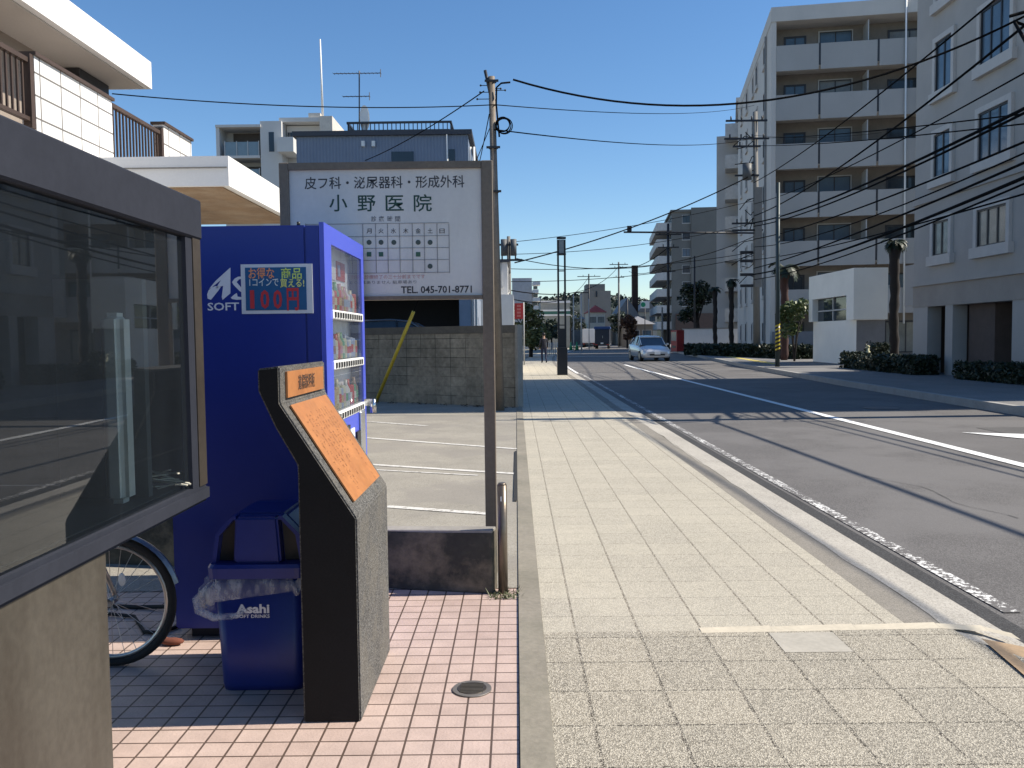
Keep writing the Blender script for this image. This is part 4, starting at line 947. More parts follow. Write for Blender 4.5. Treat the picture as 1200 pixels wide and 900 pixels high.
# television aerial and dish on the terrace
p = atY(421,155,CY+.6); pz = atY(421,83,CY+.6)
ae = empty('television_aerial', (p.x,CY+.6,cz+.1), 0, 'two-tier television aerial on a thin mast above the blue-grey building', 'aerial')
MB().tube([(p.x,CY+.6,cz+.1),(pz.x,CY+.6,pz.z)], .022, 6).build('mast', M('aerial_metal', (.12,.12,.13), .5, .6), ae, world=True)
am = MATS['aerial_metal']
for py, xa, xb, n in ((86,391,446,13),(113,402,433,7)):
    c = atY(421,py,CY+.6); xa, xb = atY(xa,py,CY+.6).x, atY(xb,py,CY+.6).x; m = MB(); m.tube([(xa,CY+.6,c.z),(xb,CY+.6,c.z)], .014, 5)
    for k in range(n): x = xa + (xb-xa)*k/(n-1); m.tube([(x,CY+.45,c.z-.02),(x,CY+.75,c.z+.02)], .008, 4)
    m.tube([(xb,CY+.6,c.z-.12),(xb,CY+.6,c.z+.12)], .012, 4); m.build('boom', am, ae, world=True)
dp = atY(425,139,CY+.4); m = MB(); res = []
for k in range(7):
    r_ = .06 + .27*k/6; res.append([(r_*.42*math.cos(2*math.pi*j/18) + .0 + (r_**2)*.5, -.35*(r_**2) , r_*1.2*math.sin(2*math.pi*j/18)) for j in range(18)])
m.loft(res, cap=False, smooth=True); m.loft([[ (a+.02,b+.03,c) for a,b,c in s] for s in res], cap=True); m.tube([(0,.02,0),(-.05,.1,-.45)], .02, 5)
tag(m.build('satellite_dish', wp, loc=dp), 'white satellite dish on the roof railing of the blue-grey building', 'satellite dish')
# parked car roof seen above the block wall
# ------------------------------------------------------------------ white condo far left
KY = 60.0
kw = M('condo_wall', (.60,.59,.57), .85, var=.06, scale=.4); 
def kx(px): return atY(px,160,KY).x
def kz(py, px=300): return atY(px,py,KY).z
kd = empty('apartment_building', (kx(300),KY,0), 0, 'white flat-roofed condominium with glass balconies behind the left house', 'building')
MB().box((kx(253),KY+1.6,0),(kx(392),KY+13,kz(148))).build('wall', kw, kd, world=True)
MB().box((kx(305),KY,0),(kx(330),KY+1.6-.002,kz(142))).build('stair_tower', kw, kd, world=True)
MB().box((kx(326),KY+.3,kz(142)+.002),(kx(381),KY+9,kz(137))).build('penthouse_roof', kw, kd, world=True)
MB().box((kx(374),KY+.2,kz(157)),(kx(389),KY+9,kz(136))).build('roof_wing', M('condo_beige', (.62,.57,.5), .85), kd, world=True)
MB().box((kx(331),KY+1.2,kz(168)),(kx(372),KY+1.598,kz(143))).build('upper_storey', kw, kd, world=True)
for j, (py0, py1) in enumerate(((146,182),(186,214),(218,246))):
    MB().box((kx(254),KY+.0,kz(py1+3)),(kx(304),KY+1.6-.004,kz(py1))).build('balcony_floor', kw, kd, world=True)
    if j: pass
    pn = MB().box((kx(263),KY+.02,kz(py1)),(kx(303),KY+.06,kz(py1-16))).build('balcony_glass', M('balcony_glass', (.20,.27,.31), .15, var=.1), kd, world=True)
    m = MB()
    for px in (263,277,290,303): m.box((kx(px)-.03,KY-.02,kz(py1)),(kx(px)+.03,KY+.018,kz(py1-17)))
    m.build('glass_posts', frame_w, pn, world=True)
    MB().box((kx(265),KY+1.55,kz(py1-2)),(kx(302),KY+1.596,kz(py0+4))).build('window', M('condo_opening', (.10,.08,.07), .6), kd, world=True)
MB().box((kx(253),KY+.0,kz(230)),(kx(257),KY+1.59,kz(147))).build('end_wall', kw, kd, world=True)
MB().box((kx(253),KY-.1,kz(149)),(kx(306),KY+1.7,kz(146))).build('roof_slab', kw, kd, world=True)
MB().box((kx(315),KY-.03,kz(178)),(kx(321),KY-.002,kz(155))).build('window', glass_dark, kd, world=True)
MB().box((kx(332),KY+1.15,kz(162)),(kx(346),KY+1.19,kz(151))).build('window', glass_dark, kd, world=True)
MB().box((kx(328),KY-.8,kz(181)),(kx(347),KY+1.19,kz(164))).build('balcony', kw, kd, world=True)
MB().box((kx(360),KY+.5,kz(138)),(kx(374),KY+3,kz(131))).build('lift_room', MATS['condo_beige'], kd, world=True)
tag(MB().tube([(kx(375),KY+1,kz(134)),(kx(374),KY+1,kz(41))], .09, 6, r2=.05).build('whip_antenna', MATS['white_pipe']), 'tall thin white whip antenna on the white condominium roof', 'antenna')

# ------------------------------------------------------------------ white shop building by the left pavement with red sign
sb_ = empty('shop_building', (atY(590,380,34).x,34,0), 0, 'white two-step building at the pavement edge behind the block wall', 'building')
x1 = atY(602,360,34).x; x0 = x1-2.6
zt1, zt2 = atY(600,345,34).z, atY(600,302,34).z
MB().box((x0,34,0),(x1,42,zt1)).build('ground_floor', M('shop_white', (.72,.71,.69), .8, var=.06), sb_, world=True)
MB().box((x0-2,36,zt1+.002),(x1-.25,42,zt2)).build('upper_floor', MATS['shop_white'], sb_, world=True)
MB().box((x0+.1,33.9,0),(x1-.02,33.99,1.7)).build('shutter', M('shutter_dark', (.06,.07,.07), .7, var=.2), sb_, world=True)
MB().box((x0-2.1,35.9,zt2+.002),(x1-.15,42.1,zt2+.12)).build('roof_edge', MATS['roof_dark'], sb_, world=True)
window_part(sb_, Vector((x1-.25,37.5,zt1+.8)) - sb_.location, 1.0, .9, 'X', 1, frame_w, glass_dark, trim=.05, proud=.05)
window_part(sb_, Vector((x1-1.0,36,zt1+.9)) - sb_.location, .9, .9, 'Y', -1, frame_w, glass_dark, trim=.05, proud=.05)
p = atY(608,364,44); rs = empty('red_sign', (p.x,44,0), 0, 'narrow red vertical signboard standing past the white building', 'sign')
MB().box((p.x-.22,44,p.z-.42),(p.x+.22,44.1,p.z+.38)).build('sign_panel', M('sign_red_panel', (.5,.03,.03), .5), rs, world=True)
m = MB()
for k in range(4): m.box((p.x-.10,43.985,p.z-.32+k*.17),(p.x+.10,43.999,p.z-.22+k*.17))
m.build('sign_strokes', M('pale_red', (.6,.2,.18), .6), rs, world=True)
MB().tube([(p.x+.25,44.05,0),(p.x+.25,44.05,p.z+.42)], .04, 6).build('post', frame_w, rs, world=True)

# ------------------------------------------------------------------ far left: tree, stepped flats, banded building
random.seed(31)
def tree(loc, h, rad, mat_, label, n=2600, size=.16, group=None, lobes=14, zs=(.45,.9)):
    t_ = empty('tree', loc, 0, label, 'tree', group); m = MB()
    m.tube([(0,0,0),(.05,0,h*.3),(0,.1,h*.55)], [h*.035,h*.028,h*.018], 8)
    C = []
    for k in range(lobes):
        a = random.uniform(0,6.28); rr = rad*random.uniform(.15,.75); c = Vector((math.cos(a)*rr, math.sin(a)*rr, h*random.uniform(*zs))); C.append(c)
        m.tube([(0,.05,h*.35),(c.x*.5,c.y*.5,(h*.35+c.z)/2),c], [h*.014,h*.008,h*.003], 5)
    m.build('trunk', bark, t_); m = MB()
    for c in C: leaves(m, c, rad*random.uniform(.28,.45), n//lobes, size, .75)
    m.build('crown', mat_, t_); return t_
tree((atY(622,410,62).x,62,0), 4.3, 2.0, lf_olive, 'olive green bushy tree left of the black lamp tower', 4200, .14, zs=(.22,.85))
tree((atY(606,412,48).x,48,0), 2.6, .6, lf_dark, 'thin dark bush against the left wall past the white building', 900, .1, zs=(.2,.9), lobes=7)
fl = empty('apartment_building', (atY(615,345,105).x,105,0), 0, 'pale stepped block of flats behind the olive tree', 'building')
def px_(a, b, c, d, Y): p, q = atY(a, b, Y), atY(c, d, Y); return p.x, q.z, q.x, p.z
for (a, b, c, d) in ((600,326,624,400),(624,340,631,400)):
    X0, Z0, X1, Z1 = px_(a, b, c, d, 105); MB().box((X0,105+(a-600)*.02,0),(X1,120,Z1)).build('wall', M('flats_wall', (.5,.5,.52), .85), fl, world=True)
for k in range(5):
    X0, Z0, X1, Z1 = px_(624, 330+k*9.5, 633-(k%2)*2, 334+k*9.5, 104); MB().box((X0,103.5,Z0),(X1,106,Z1)).build('balcony', wht, fl, world=True)
    X0, Z0, X1, Z1 = px_(625, 335+k*9.5, 630, 338.5+k*9.5, 104); MB().box((X0,104.6,Z0),(X1,104.95,Z1)).build('window', glass_dark, fl, world=True)
bdb = empty('shop_building', (atY(650,360,118).x,118,0), 0, 'low building with green and white bands behind the black lamp tower', 'building')
for (a, b, c, d, mm_) in ((634,352,668,400,M('band_wall', (.30,.31,.29), .85)),):
    X0, Z0, X1, Z1 = px_(a, b, c, d, 118); MB().box((X0,118,0),(X1,130,Z1)).build('wall', mm_, bdb, world=True)
for y0, y1, mm_ in ((353,355,wht),(363,364.5,wht),(365,368,M('band_green', (.05,.16,.12), .6)),(368.5,370,wht)):
    X0, Z0, X1, Z1 = px_(633.8, y0, 668.2, y1, 117.9); MB().box((X0,117.8,Z0),(X1,117.98,Z1)).build('sign_band', mm_, bdb, world=True)

# ------------------------------------------------------------------ lamp tower
p = atZ(659,439.5); LY = p.y
lt = empty('lamp_tower', (p.x,LY,0), 0, 'black twin-post street lamp tower with a lantern box standing on the left pavement', 'street lamp')
lm = M('lamp_black', (.016,.018,.024), .45, .3, var=.1)
def ly(py): return atY(659,py,LY).z
for dx in (-.125,.125): MB().box((p.x+dx-.035,LY-.035,0),(p.x+dx+.035,LY+.035,ly(281))).build('post', lm, lt, world=True)
MB().box((p.x-.19,LY-.15,0),(p.x+.19,LY+.15,ly(407))).bevel(.01,1).build('base_box', lm, lt, world=True)
MB().box((p.x-.10,LY-.04,ly(407)),(p.x+.10,LY+.04,ly(385))).build('panel', lm, lt, world=True)
MB().box((p.x-.165,LY-.12,ly(280)),(p.x+.165,LY+.12,ly(278))).build('lantern_cap', lm, lt, world=True)
MB().box((p.x-.088,LY-.08,ly(297)),(p.x+.088,LY+.08,ly(281))).build('lantern_glass', M('lantern_grey', (.25,.28,.29), .3), lt, world=True)
MB().box((p.x-.165,LY-.12,ly(299)),(p.x+.165,LY+.12,ly(297))).build('lantern_tray', lm, lt, world=True)
for py in (317.5, 352, 366, 381): MB().box((p.x-.089,LY-.03,ly(py+.6)),(p.x+.089,LY+.03,ly(py-.6))).build('cross_bar', lm, lt, world=True)

# ------------------------------------------------------------------ poles on the right pavement and at the bend
cpm = M('pole_concrete', (.20,.19,.175), .85, var=.15)
def crossarm(par, c, w, n, d=0.0, name='cross_arm'):
    m = MB(); m.box((c.x-w/2,c.y-.05,c.z-.05),(c.x+w/2,c.y+.05,c.z+.05)); a = m.build(name, dk, par, world=True)
    for k in range(n):
        x = c.x - w/2 + w*(k+.5)/n; m = MB(); m.tube([(x,c.y,c.z+.05),(x,c.y,c.z+.25)], .045, 6); m.build('insulator', dk, a, world=True)
PB = Vector((atY(887,419,50.5).x, 50.5, .1))
ptop = atY(885,131,50.5)
cp = empty('utility_pole', PB, 0, 'tall concrete utility pole crowded with crossarms in front of the seven storey block', 'utility pole')
MB().tube([PB, ptop], .21, 14, r2=.13).build('pole', cpm, cp, world=True)
def onb(py): t_ = (ptop.z - atY(886,py,50.5).z)/(ptop.z-PB.z); return ptop.lerp(PB, t_)
for py, w, n in ((142,2.4,4),(163,2.6,4),(172,1.6,2),(206,1.4,0),(262,1.8,3),(270,1.8,0)):
    c = onb(py) + Vector((-.55,-.15,0)); crossarm(cp, c, w, n)
random.seed(14)
c = onb(202); MB().tube([c + Vector((-.55,-.2,-.45)), c + Vector((-.55,-.2,.45))], .27, 12).build('transformer', M('transformer_grey', (.09,.095,.10), .6), cp, world=True)
for k in range(16):
    c = onb(random.uniform(140,330)); dx = random.uniform(-1.6,-.2); m = MB(); m.tube([c, c + Vector((dx*.5,-.1,random.uniform(-.5,.2))), c + Vector((dx,-.15,random.uniform(-.8,.3)))], .025, 5); m.build('jumper_cable', cb, cp, world=True)
for py in (296,306,322,335):
    c = onb(py) + Vector((-.5,-.2,0)); MB().box((c.x-.5,c.y-.08,c.z-.08),(c.x+.25,c.y+.08,c.z+.08)).build('cable_closure', dk, cp, world=True)
MB().box((PB.x-.2,50.25,4.2),(PB.x+.2,50.3,10)).build('step_bolts', cpm, cp, world=True).hide_render = False
# striped green pole
PGY = 35.0; PG = atZ(911,433,.1); PG = Vector((atY(911,432,PGY).x,PGY,.1)); pgt = atY(912,214,PGY)
gp_ = empty('signal_pole', PG, 0, 'slim dark green pole wrapped in yellow and black stripes low down', 'pole')
MB().tube([PG, pgt], .095, 12, r2=.07).build('pole', M('pole_green', (.03,.05,.055), .5, .2, var=.1), gp_, world=True)
m = MB(); z0, z1 = atY(911,412,PGY).z, atY(911,380,PGY).z
MB().tube([(PG.x,PGY,z0),(PG.x,PGY,z1)], .101, 14).build('black_wrap', bp, gp_, world=True)
k = 0; zz = z0+.03; st_ = M('stripe_yellow', (.55,.42,.03), .6)
while zz < z1-.12:
    m = MB(); P0 = [(PG.x+.103*math.cos(a), PGY+.103*math.sin(a), zz+.035*(a+math.pi)) for a in [R(-170+ i*16) for i in range(11)]]
    for a, b_ in zip(P0, P0[1:]): m.poly([a, b_, (b_[0],b_[1],b_[2]+.07), (a[0],a[1],a[2]+.07)])
    m.build('yellow_stripe', st_, gp_, world=True); zz += .16
# pole just out of the picture on the right: carries the wires and throws its shadow over the road
PC = Vector((9.4,14.9,.1)); pct = Vector((9.35,14.9,9.3))
pc = empty('utility_pole', PC, 0, 'concrete utility pole just beyond the right edge carrying the street wires', 'utility pole')
MB().tube([PC, pct], .17, 14, r2=.11).build('pole', cpm, pc, world=True)
for z, w in ((8.8,1.8),(8.0,1.6),(6.7,1.2)): crossarm(pc, Vector((9.35,14.75,z)), w, 3)
for k in range(7):
    z = random.uniform(4.5,8.5); m = MB(); m.tube([(9.35,14.9,z),(9.35+random.uniform(-.7,.5),14.9+random.uniform(-.9,.9),z+random.uniform(-.6,.6)),(9.35+random.uniform(-1.2,1),14.9+random.uniform(-1.2,1.2),z-.4)], .03, 5); m.build('jumper_cable', cb, pc, world=True)
# far poles
def simple_pole(px, pyt, pyb, Y, r, label, mat_=cpm, arms=(), zb=0.0, name='utility_pole', cat='utility pole', group=None):
    a, b = atY(px, pyb, Y), atY(px, pyt, Y); a.z = zb; a.x = b.x
    t_ = empty(name, a, 0, label, cat, group); MB().tube([a, b], r, 8, r2=r*.7).build('pole', mat_, t_, world=True)
    for py, w, n in arms: c = atY(px, py, Y); crossarm(t_, Vector((b.x,Y-.1,c.z)), w, n)
    return t_, b
PDt, PD = simple_pole(596, 277, 400, 45, .13, 'utility pole with grey transformers rising behind the white building', arms=((287,1.0,2),(305,1.4,2)))
for dx in (-.25,.25):
    MB().tube([(PD.x+dx,44.8,atY(596,300,45).z),(PD.x+dx,44.8,atY(596,281,45).z)], .17, 10).build('transformer', MATS['transformer_grey'], PDt, world=True)
simple_pole(725, 307, 400, 120, .16, 'leaning wooden-looking utility pole standing right of the red roof', arms=((310,2.6,3),(314,2.2,2),(325,1.5,2)))
simple_pole(690, 321, 400, 130, .14, 'short pole with a loudspeaker above the beige building', dk, arms=((324,3.5,2),))
simple_pole(735, 350, 404, 100, .12, 'dark stumpy pole between the leaning pole and the white car', dk)
simple_pole(672, 345, 405, 86, .07, 'left one of three thin white posts beyond the lamp tower', frame_w, name='signal_post', cat='post', group='thin posts')
simple_pole(681, 343, 405, 84, .08, 'middle one of three thin white posts, the one with a cross bar', frame_w, name='signal_post', cat='post', group='thin posts', arms=((343,1.5,0),))
simple_pole(690, 350, 404, 92, .05, 'right one of three thin white posts, in front of the red roofed house', frame_w, name='signal_post', cat='post', group='thin posts')
simple_pole(776, 360, 408, 70, .10, 'bare grey post behind the white car', cpm)
simple_pole(783, 262, 405, 74, .15, 'dark utility pole in front of the dark block at the bend', dk, arms=((275,2.2,3),(290,1.8,2),(318,1.2,0)))
simple_pole(814, 300, 400, 78, .10, 'slim dark pole in front of the dark block, near the white garden wall', dk)

# ------------------------------------------------------------------ vehicles
def lerp(a, b, t): return a + (b - a)*t
def car(loc, rz, paint, label, plate='', L=4.4, Wd=1.74, H=1.48, group=None):
    t_ = empty('car', loc, rz, label, 'car', group); h = Wd/2; s = L/4.4
    lo = [(-2.20,.62,.30,.52,.56),(-2.12,.76,.22,.62,.66),(-1.9,.84,.2,.70,.76),(-1.45,h-.01,.2,.80,.88),(-1.0,h,.2,.88,.97),(0,h,.2,.92,1.0),(1.2,h,.2,.96,1.02),(1.9,h-.03,.22,.98,1.05),(2.12,h-.08,.28,.95,1.0),(2.2,h-.16,.4,.85,.9)]
    m = MB(); secs = []
    for y, w, zb, zs, zc in lo:
        secs.append([(-w*.9,y*s,zb),(-w,y*s,zb+.12),(-w,y*s,(zb+zs)/2),(-w*.985,y*s,zs-.05),(-w*.9,y*s,zs+.02),(-w*.5,y*s,zc),(w*.5,y*s,zc),(w*.9,y*s,zs+.02),(w*.985,y*s,zs-.05),(w,y*s,(zb+zs)/2),(w,y*s,zb+.12),(w*.9,y*s,zb)])
    m.loft(secs, smooth=True); m.build('body', paint, t_)
    m = MB(); cs = []
    for y, w, z in ((-1.22,.70,.93),(-.75,.68,1.18),(-.3,.63,H-.05),(.1,.60,H-.01),(.8,.59,H-.03),(1.4,.60,H-.16),(2.05,.62,1.02)):
        cs.append([(-h*.93,y*s,.90),(-w,y*s,z),(w,y*s,z),(h*.93,y*s,.90)])
    m.loft(cs, smooth=False); m.build('windows', glass_dark, t_)
    m = MB(); rs_ = []
    for y, w, z in ((-.42,.64,H-.075),(-.3,.64,H-.035),(.1,.62,H+.005),(.8,.61,H-.015),(1.35,.62,H-.13)): rs_.append([(-w-.015,y*s,z-.03),(-w*.9,y*s,z+.012),(w*.9,y*s,z+.012),(w+.015,y*s,z-.03)])
    m.loft(rs_, smooth=True); m.build('roof', paint, t_)
    for sx in (-1,1):
        MB().tube([(sx*.71,-1.2*s,.95),(sx*.665,-.42*s,H-.09)], .028, 6).build('pillar', paint, t_)
        MB().tube([(sx*.79,-.1*s,.95),(sx*.64,-.05*s,H-.03)], .022, 6).build('pillar', bp, t_)
        MB().tube([(sx*.74,1.95*s,1.0),(sx*.63,1.3*s,H-.12)], .04, 6).build('pillar', paint, t_)
        m = MB(); m.loft([[(sx*.52,-2.185*s,.50),(sx*.76,-2.02*s,.56),(sx*.80,-1.86*s,.68),(sx*.56,-2.13*s,.60)],[(sx*.52,-2.155*s,.50),(sx*.74,-1.98*s,.56),(sx*.78,-1.82*s,.68),(sx*.56,-2.09*s,.60)]]); m.build('headlight', M('headlight_lens', (.55,.58,.6), .12, var=.1), t_)
        MB().box((sx*.85-.02 if sx>0 else -.98,-.98*s,.93),(.98 if sx>0 else -.85+.02,-.82*s,1.05)).bevel(.02,2).build('mirror', paint, t_)
        MB().box((min(sx*.5,sx*.78),2.13*s,.72),(max(sx*.5,sx*.78),2.21*s,.90)).build('tail_light', M('tail_red', (.4,.02,.02), .3), t_)
        for y in (-1.35, 1.35):
            m = MB(); x0, x1 = sorted((sx*(h-.20), sx*(h+.005))); m.tube([(x0,y*s,.31),(x1,y*s,.31)], .31, 20); w_ = m.build('wheel', tyre, t_)
            x0, x1 = sorted((sx*(h), sx*(h+.012))); MB().tube([(x0,y*s,.31),(x1,y*s,.31)], .20, 14).build('rim', alu, w_)
    m = MB(); m.box((-.45,-2.215*s,.34),(.45,-2.17*s,.44)); m.build('grille', bp, t_)
    m = MB(); m.box((-.17,-2.24*s,.40),(.17,-2.222*s,.56)); m.build('number_plate', wp, t_)
    return t_
silver = M('silver_paint', (.62,.63,.65), .25, .35, var=.02, bmp=0, coat=.6)
car((atY(765,418,50).x, 51.5, RZ), R(4), silver, 'silver white hatchback coming towards the camera in the far lane')
dkp = M('dark_paint', (.10,.10,.11), .25, .4, var=.03, bmp=0, coat=.6)
cr = car((-3.05,22.2,.42), R(90), dkp, 'dark parked car whose roof shows above the block wall')
def van(loc, rz, body_m, box_m, label, Wd=1.75, L=4.6, H=2.35, name='truck', cat='truck'):
    t_ = empty(name, loc, rz, label, cat); h = Wd/2
    MB().box((-h+.05,0,.45),(h-.05,L,.62)).build('chassis', bp, t_)
    MB().box((-h,0,.63),(h,L-1.5,H)).bevel(.03,2).build('cargo_box', box_m, t_)
    d = MB(); d.box((-h+.05,-.03,.70),(-.02,-.002,H-.08)); d.build('rear_door', box_m, t_); d = MB(); d.box((.02,-.03,.70),(h-.05,-.002,H-.08)); dd = d.build('rear_door', box_m, t_)
    MB().box((.05,-.06,1.3),(.09,-.032,1.6)).build('handle', alu, dd)
    MB().loft([[(-h+.02,L-1.4,.45),(h-.02,L-1.4,.45),(h-.02,L-1.4,1.95),(-h+.02,L-1.4,1.95)],[(-h+.02,L-.5,.45),(h-.02,L-.5,.45),(h-.06,L-.7,1.95),(-h+.06,L-.7,1.95)],[(-h+.04,L,.45),(h-.04,L,.45),(h-.06,L-.1,1.1),(-h+.06,L-.1,1.1)]]).build('cab', body_m, t_)
    MB().box((-h+.02,-.12,.42),(h-.02,-.04,.58)).build('bumper', bp, t_)
    MB().box((-.17,-.14,.60),(.17,-.125,.76)).build('number_plate', wp, t_)
    for sx in (-1,1):
        MB().box((min(sx*.55,sx*.8),-.135,.45),(max(sx*.55,sx*.8),-.122,.56)).build('tail_light', M('tail_red', (.4,.02,.02), .3), t_)
        for y in (.8, L-.8):
            x0, x1 = sorted((sx*(h-.25), sx*(h-.02))); w_ = MB().tube([(x0,y,.33),(x1,y,.33)], .33, 16).build('wheel', tyre, t_)
            x0, x1 = sorted((sx*(h-.02), sx*(h-.005))); MB().tube([(x0,y,.33),(x1,y,.33)], .18, 12).build('rim', alu, w_)
    return t_
TY = 104
tr_ = van((atY(705.5,400,TY).x, TY, RZ), R(-8), dkp, M('truck_dark', (.02,.025,.04), .5), 'small dark box truck driving away in the middle distance')
MB().box((-1.0,.2,2.36),(1.0,3.0,2.72)).bevel(.08,2).build('roof_box', M('tarpaulin_blue', (.05,.10,.25), .7), tr_)
van((atY(690,400,118).x, 118, RZ), R(-8), wht, wht, 'white box van standing left of the small dark truck', H=2.6)

# ------------------------------------------------------------------ pedestrian
def person(loc, rz, label):
    J = {'pel':(0,0,.86),'abd':(0,0,1.02),'chest':(0,0,1.22),'neck':(0,0,1.38),'head0':(0,.01,1.46),'head1':(0,.01,1.60),
         'lh':(-.09,0,.84),'lk':(-.10,.10,.47),'la':(-.10,-.02,.09),'lf':(-.10,.14,.04),'rh':(.09,0,.84),'rk':(.10,.02,.47),'ra':(.10,-.22,.12),'rf':(.10,-.10,.04),
         'ls':(-.17,0,1.33),'le':(-.22,-.05,1.07),'lw':(-.22,.06,.85),'lhd':(-.22,.09,.76),'rs':(.17,0,1.33),'re':(.22,.04,1.07),'rw':(.22,.16,.88),'rhd':(.22,.19,.79)}
    E = [('pel','abd'),('abd','chest'),('chest','neck'),('neck','head0'),('head0','head1'),('pel','lh'),('lh','lk'),('lk','la'),('la','lf'),('pel','rh'),('rh','rk'),('rk','ra'),('ra','rf'),('chest','ls'),('ls','le'),('le','lw'),('lw','lhd'),('chest','rs'),('rs','re'),('re','rw'),('rw','rhd')]
    RD = {'pel':.13,'abd':.12,'chest':.135,'neck':.05,'head0':.075,'head1':.08,'lh':.09,'rh':.09,'lk':.06,'rk':.06,'la':.045,'ra':.045,'lf':.04,'rf':.04,'ls':.06,'rs':.06,'le':.045,'re':.045,'lw':.035,'rw':.035,'lhd':.035,'rhd':.035}
    ks = list(J); me = bpy.data.meshes.new('person'); me.from_pydata([J[k] for k in ks], [(ks.index(a), ks.index(b)) for a, b in E], [])
    ob = bpy.data.objects.new('tmp', me); COL.objects.link(ob)
    md = ob.modifiers.new('s', 'SKIN')
    for i, k in enumerate(ks):
        v = me.skin_vertices[0].data[i]; v.radius = (RD[k], RD[k]); v.use_root = (k == 'pel')
    ob.modifiers.new('d', 'SUBSURF').levels = 1
    dg = bpy.context.evaluated_depsgraph_get(); dg.update(); nm = bpy.data.meshes.new_from_object(ob.evaluated_get(dg)); bpy.data.objects.remove(ob)
    mats = [M('dark_coat', (.02,.02,.03), .85), M('skin_tone', (.45,.28,.2), .6), M('trousers_navy', (.015,.02,.05), .85), M('shoe_black', (.02,.02,.02), .6)]
    nm.materials.clear()
    for x in mats: nm.materials.append(x)
    for f in nm.polygons:
        z = sum(nm.vertices[i].co.z for i in f.vertices)/len(f.vertices); x = abs(f.center.x)
        f.material_index = 1 if z > 1.37 or (x > .17 and z < .84) else (3 if z < .09 else (2 if z < .82 else 0)); f.use_smooth = True
    o = bpy.data.objects.new('person', nm); COL.objects.link(o); o.location = loc; o.rotation_euler = (0,0,rz); tag(o, label, 'person')
    hm = MB(); hm.sphere((0,-.015,1.575), .098, 2, (.95,1.05,1.0)); hm.build('hair', M('hair_black', (.012,.01,.01), .6), o)
    return o
pp = atY(637.5,424,46.5); person((pp.x, 46.5, .004), R(8), 'pedestrian in dark coat and navy trousers walking away on the left pavement')

# ------------------------------------------------------------------ far scenery beyond the bend
def house(x0, x1, ytop, yeave, Y, wallm, roofm, label, d=8, hip=True, win=2, zb=0.0):
    a, b_ = atY(x0, yeave, Y), atY(x1, yeave, Y); zt = atY((x0+x1)/2, ytop, Y).z; ze = (a.z+b_.z)/2; w = b_.x-a.x
    t_ = empty('house', (a.x,Y,0), 0, label, 'house')
    MB().box((0,0,0),(w,d,ze)).build('wall', wallm, t_)
    o = .35; q = w*.5 if hip else 0
    m = MB(); B = [(-o,-o,ze),(w+o,-o,ze),(w+o,d+o,ze),(-o,d+o,ze)]
    if hip: r0, r1 = (w/2,d*.3,zt), (w/2,d*.7,zt)
    else: r0, r1 = (w/2,-o,zt), (w/2,d+o,zt)
    m.poly([B[0],B[1],r0]); m.poly([B[1],B[2],r1,r0]); m.poly([B[2],B[3],r1]); m.poly([B[3],B[0],r0,r1]); m.poly([B[3],B[2],B[1],B[0]]); m.build('roof', roofm, t_)
    for k in range(win): window_part(t_, Vector((w*(k+.5)/win,0,ze-1.3)), 1.1, 1.0, 'Y', -1, frame_w, glass_dark, trim=.06, proud=.04)
    return t_
tilegrey = M('roof_tile_grey', (.22,.22,.23), .7, var=.15); house(690,709,357,366,150,M('cream_wall', (.55,.5,.42), .85),M('roof_tile_red', (.42,.06,.04), .7, var=.15),'cream house with a red pyramid roof at the end of the street')
beige = M('far_beige', (.30,.26,.22), .85, var=.12, scale=.3)
bg_ = empty('building', (atY(700,350,185).x,185,0), 0, 'wide beige building with a flat rooftop box above the red roofed house', 'building')
for (a, b, c, d, Y, dd) in ((684,341,716,400,185,12),(687,333,709,342,187,6)):
    X0, Z0, X1, Z1 = px_(a, b, c, d, Y); MB().box((X0,Y,0 if dd == 12 else Z0),(X1,Y+dd,Z1)).build('wall' if dd == 12 else 'rooftop_box', beige if dd == 12 else M('box_grey', (.16,.17,.16), .8), bg_, world=True)
X0, Z0, X1, Z1 = px_(698, 341, 700, 348, 184.9); MB().box((X0,184.8,Z0),(X1,184.98,Z1)).build('window', glass_dark, bg_, world=True)
house(722,748,349,372,150,beige,tilegrey,'brown gabled house right of the leaning utility pole', hip=False)
house(737,765,370,380,112,M('gate_wall', (.20,.17,.14), .85),tilegrey,'low house with a grey hipped roof just above the silver car', d=9)
house(748,770,352,366,170,M('pale_wall', (.5,.5,.45), .85),tilegrey,'pale house with a gable at the foot of the dark block', hip=False)
house(660,684,362,374,160,M('dull_wall', (.26,.24,.22), .85),tilegrey,'dull grey house behind the lamp tower posts', hip=True)
house(628,660,374,382,150,M('dull_wall2', (.3,.29,.26), .85),tilegrey,'low grey house behind the banded building', hip=True)
X0, Z0, X1, Z1 = px_(741, 311, 748, 400, 160); tag(MB().box((X0,160,0),(X1,161.2,Z1)).build('chimney', M('chimney_brown', (.075,.045,.035), .85)), 'tall square dark brown chimney left of the dark block', 'chimney')
sgn = atY(756,357,108); gs = empty('green_sign', (sgn.x,108,0), 0, 'small white and green signboard on the wall corner at the bend', 'sign')
MB().box((sgn.x-.55,108,sgn.z-.45),(sgn.x+.55,108.1,sgn.z+.45)).build('sign_panel', wht, gs, world=True); MB().tube([(sgn.x-.25,107.98,sgn.z),(sgn.x-.25,107.99,sgn.z)], .3, 14).build('green_disc', M('sign_green_disc', (.02,.3,.15), .5), gs, world=True)
MB().tube([(sgn.x,108.2,0),(sgn.x,108.2,sgn.z)], .06, 6).build('post', dk, gs, world=True)
random.seed(41)
tree((atY(727,400,122).x,122,0), 5.2, 2.2, lf_far, 'ragged garden tree right of the leaning utility pole', 1500, .26)
